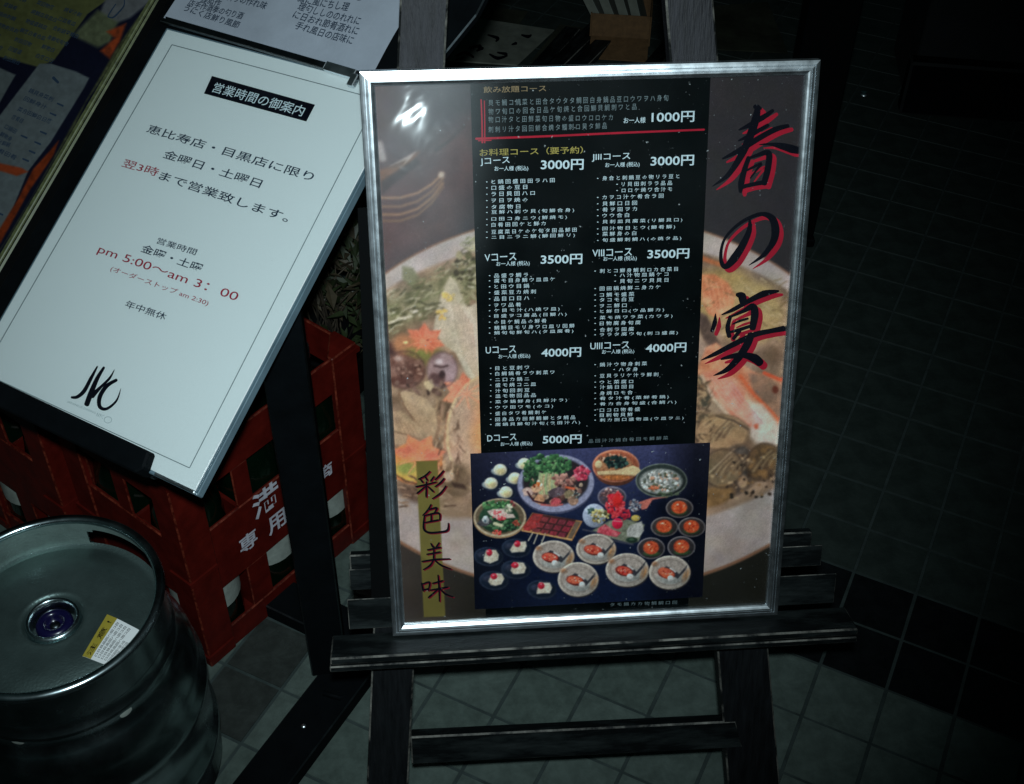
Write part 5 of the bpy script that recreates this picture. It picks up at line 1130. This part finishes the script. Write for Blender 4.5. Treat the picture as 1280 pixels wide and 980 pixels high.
def stick_text(s, u0, v0, u1, v1, h, m_='ink'):
    v, f = glyph_mesh(s, .01, 1); mn = v.min(0); mx_ = v.max(0)
    W = mx_[0] - mn[0]; out = []
    for q in v:
        a_ = (q[0] - mn[0]) / W; b_ = (q[1] - mn[1]) / max(.5, mx_[1] - mn[1]) * h
        u = u0 + (u1 - u0) * a_ - b_; vv = v0 + (v1 - v0) * a_
        p = (S[0] * (1 - u) + S[1] * u) * (1 - vv) + (S[3] * (1 - u) + S[2] * u) * vv; out.append((p[0], p[1], dome_z(np.hypot(*p)) + DZ + .0014))
    me = bpy.data.meshes.new('sticker_text'); me.from_pydata(out, [], f); obj('sticker_text', me, m_, keg)
stick_text('注 意 !', .24, .95, .24, .12, .16)
for u in (.42, .53, .64, .75, .86, .95): stick_text('口日目品回ハ田コ白', u, .92, u, .08 + (.3 if u > .8 else 0), .075)

# ================================================================== CLUTTER BEHIND
# plant with brown stalks behind the crate
random.seed(21)
plant = tag(empty('potted_plant', Matrix.Translation((-.33, 1.72, 0))), 'small leafy plant with dry twigs between the red crate and the framed poster', 'plant')
bm = bmesh.new(); lf = bmesh.new(); bl_ = bmesh.new()
for i in range(34):
    a = random.uniform(0, 6.28); r = random.uniform(.02, .17); hh = random.uniform(.12, .44); p0 = Vector((random.uniform(-.03, .03), random.uniform(-.03, .03), .10)); p2 = Vector((r * math.cos(a), r * math.sin(a), hh)); p1 = (p0 + p2) / 2 + Vector((random.uniform(-.03, .03), random.uniform(-.03, .03), .04))
    tube(bm, [p0, p1, p2], [.0022, .0016, .0008], 4)
    for k_ in range(14):
        c = p1.lerp(p2, random.uniform(0, 1.05)) + Vector([random.gauss(0, .014) for _ in range(3)]); L = random.uniform(.010, .026); W_ = L * .4
        R_ = Matrix.Rotation(random.uniform(0, 6.28), 3, 'Z') @ Matrix.Rotation(random.uniform(-1.1, 1.1), 3, 'X') @ Matrix.Rotation(random.uniform(-.8, .8), 3, 'Y')
        b_ = lf if random.random() < .6 else bl_
        vs = [b_.verts.new(c + R_ @ Vector(v_)) for v_ in ((0, -L, 0), (W_, 0, .004), (0, L, 0), (-W_, 0, .004))]
        b_.faces.new((vs[0], vs[1], vs[2])); b_.faces.new((vs[0], vs[2], vs[3]))
obj('stems', bm_mesh(bm), 'twig', plant)
o = obj('green_leaves', bm_mesh(lf), 'leaf', plant); o['kind'] = 'stuff'
o = obj('dry_leaves', bm_mesh(bl_), 'brown_leaf', plant); o['kind'] = 'stuff'
b = lathe([(0, .002), (.06, .002), (.066, .02), (.085, .11), (.09, .112), (.09, .12), (.082, .12), (.078, .1), (0, .1)], 32); obj('pot', bm_mesh(b, True), 'matte_black', plant)
st = lathe([(0, 0), (.03, .003), (.038, .018), (.03, .034), (0, .040)], 9); q = floor_at(403, 345, .30)
for v_ in st.verts: v_.co *= random.uniform(.85, 1.15)
# box with papers, on the floor far behind
cb = floor_at(774, 56); cbx = tag(empty('cardboard_box', Matrix.Translation((cb[0], cb[1], 0)) @ Matrix.Rotation(-.1, 4, 'Z')), 'small open brown cardboard box on the floor behind the easel', 'box')
W_, D_, H_ = .078, .16, .085
for nm, lo, hi in (('front_panel', (-W_, 0, 0), (W_, .004, H_)), ('back_panel', (-W_, D_, 0), (W_, D_ + .004, H_)), ('side_panel', (-W_ - .004, 0, 0), (-W_, D_, H_)), ('side_panel', (W_, 0, 0), (W_ + .004, D_, H_)), ('bottom_panel', (-W_, .004, .001), (W_, D_, .005))):
    bm = bmesh.new(); box(bm, lo, hi, .0008); obj(nm, bm_mesh(bm), ['cardboard', 'cardboard'], cbx)
bm = bmesh.new(); box(bm, (-W_, -.095, 0), (W_, 0, .003)); bmesh.ops.transform(bm, matrix=Matrix.Translation((0, -.002, .02)) @ Matrix.Rotation(.19, 4, 'X'), verts=bm.verts); obj('flap', bm_mesh(bm), 'cardboard', cbx)
for i, (x, a, L) in enumerate(((-.045, -.50, .30), (-.012, -.42, .28), (.022, -.36, .26), (.05, -.30, .22))):
    bm = bmesh.new(); box(bm, (-.013, -.07, 0), (.010, .07, L), .001)
    bo = obj('paper_bundle', bm_mesh(bm), ['grubby_paper', 'bottle_label'])
    bo.matrix_world = cbx.matrix_world @ Matrix.Translation((x + .01, .08, .015)) @ Matrix.Rotation(a, 4, 'Y')
    tag(bo, ('leftmost bundle of folded paper leaning in the cardboard box', 'second bundle of folded paper from the left in the cardboard box', 'third bundle of folded paper from the left in the cardboard box', 'rightmost, shortest bundle of folded paper in the cardboard box')[i], 'paper', 'paper bundles in the cardboard box')
# painted paper sheet lying behind
qs = [floor_at(x, y, .012)[:2] for x, y in ((594, 22), (693, 37), (646, 81), (560, 75))]
ps = tag(empty('brushed_paper', Matrix.Translation((qs[3][0], qs[3][1], .012))), 'grimy pale sheet with a few black brush marks on the floor behind the easel', 'paper')
bm = bmesh.new(); prism(bm, [tuple(q - qs[3]) for q in qs], -.004, 0, .0006); obj('sheet', bm_mesh(bm), ['grubby_paper', 'grubby_paper'], ps)
FP = Plane((qs[3][0], qs[3][1], .0124), (1, 0, 0), (0, 1, 0)); k = Ink(FP, .0012)
for pts in ([(570, 70), (582, 66), (592, 72)], [(587, 60), (600, 58), (598, 62)], [(612, 68), (622, 73), (634, 70)], [(622, 66), (634, 68)], [(610, 44), (622, 48), (620, 52)], [(652, 44), (660, 46), (664, 44)], [(596, 64), (604, 60)], [(570, 75), (580, 72)], [(640, 56), (646, 54)]):
    k.stroke(pts, [2, 4.5, 2])
k.make('brush_marks', 'ink', ps)
for n_, (quad_, lab_) in enumerate(((((560, 60), (604, 8), (660, 14), (622, 70)), 'pale blank sheet tucked under the sheet with brush marks'), (((662, 78), (700, 30), (736, 36), (712, 84)), 'dull narrow sheet lying between the brush marked sheet and the box'), (((858, 60), (880, 8), (960, 2), (985, 66)), 'large dark creased sheet on the floor right of the right easel leg'))):
    q_ = [floor_at(x, y, .004 + .001 * n_)[:2] for x, y in quad_]; pe = tag(empty('paper_sheet', Matrix.Translation((q_[0][0], q_[0][1], .004 + .001 * n_))), lab_, 'paper')
    bm = bmesh.new(); prism(bm, [tuple(q - q_[0]) for q in q_], -.002, 0, .0004); obj('sheet', bm_mesh(bm), ['old_paper', 'old_paper'], pe)
random.seed(9)
for i, (x0, y0, x1, y1) in enumerate(((690, 84, 748, 28), (716, 88, 762, 42), (668, 88, 716, 34), (812, 84, 856, 30))):
    a_ = floor_at(x0, y0, .02); b_ = floor_at(x1, y1, .02); d_ = b_ - a_; L = np.linalg.norm(d_[:2])
    bm = bmesh.new(); box(bm, (0, -.022, 0), (L, .022, .018), .002); o = obj('wood_plank', bm_mesh(bm), ['black_wood', 'worn_wood']); o.matrix_world = Matrix.Translation((a_[0], a_[1], .002)) @ Matrix.Rotation(math.atan2(d_[1], d_[0]), 4, 'Z')
    tag(o, ('dark wood plank on the floor touching the cardboard box flap', 'dark wood plank in front of the cardboard box', 'dark wood plank beside the brushed paper sheet', 'dark wood plank right of the cardboard box behind the right easel leg')[i], 'plank', 'dark planks on the floor behind the easel')
# black upright post on the right, behind the poster
q = floor_at(1015, 305); pp = tag(empty('black_post', Matrix.Translation((q[0] - .05, q[1] + .03, 0))), 'black upright sign post on a flat base just right of the framed poster', 'post')
bm = bmesh.new(); box(bm, (-.05, -.03, .022), (.05, .03, 1.5), .003); obj('pole', bm_mesh(bm), ['matte_black', 'black_paint'], pp)
bm = bmesh.new(); box(bm, (-.07, -.045, 0), (.0515, .05, .020), .003); obj('base_plate', bm_mesh(bm), ['matte_black', 'black_paint'], pp)
q = floor_at(1080, 118); b = lathe([(0, .004), (.010, .004), (.012, 0)], 16); o = tag(obj('floor_stud', bm_mesh(b), 'aluminium'), 'tiny bright metal stud on the dark floor beside the black post', 'stud'); o.location = (q[0], q[1], .001)
# thin cable curling round the stand's foot
pts = [floor_at(x, y, .03 if i else .03) for i, (x, y) in enumerate(((404, 868), (425, 872), (442, 862), (456, 842), (462, 820)))]
bm = bmesh.new(); tube(bm, [Vector((p[0], p[1], .034 - .006 * i)) for i, p in enumerate(pts)], .004, 8); tag(obj('cable', bm_mesh(bm, True), 'black_paint'), 'short black cable curling beside the foot of the menu stand', 'cable')
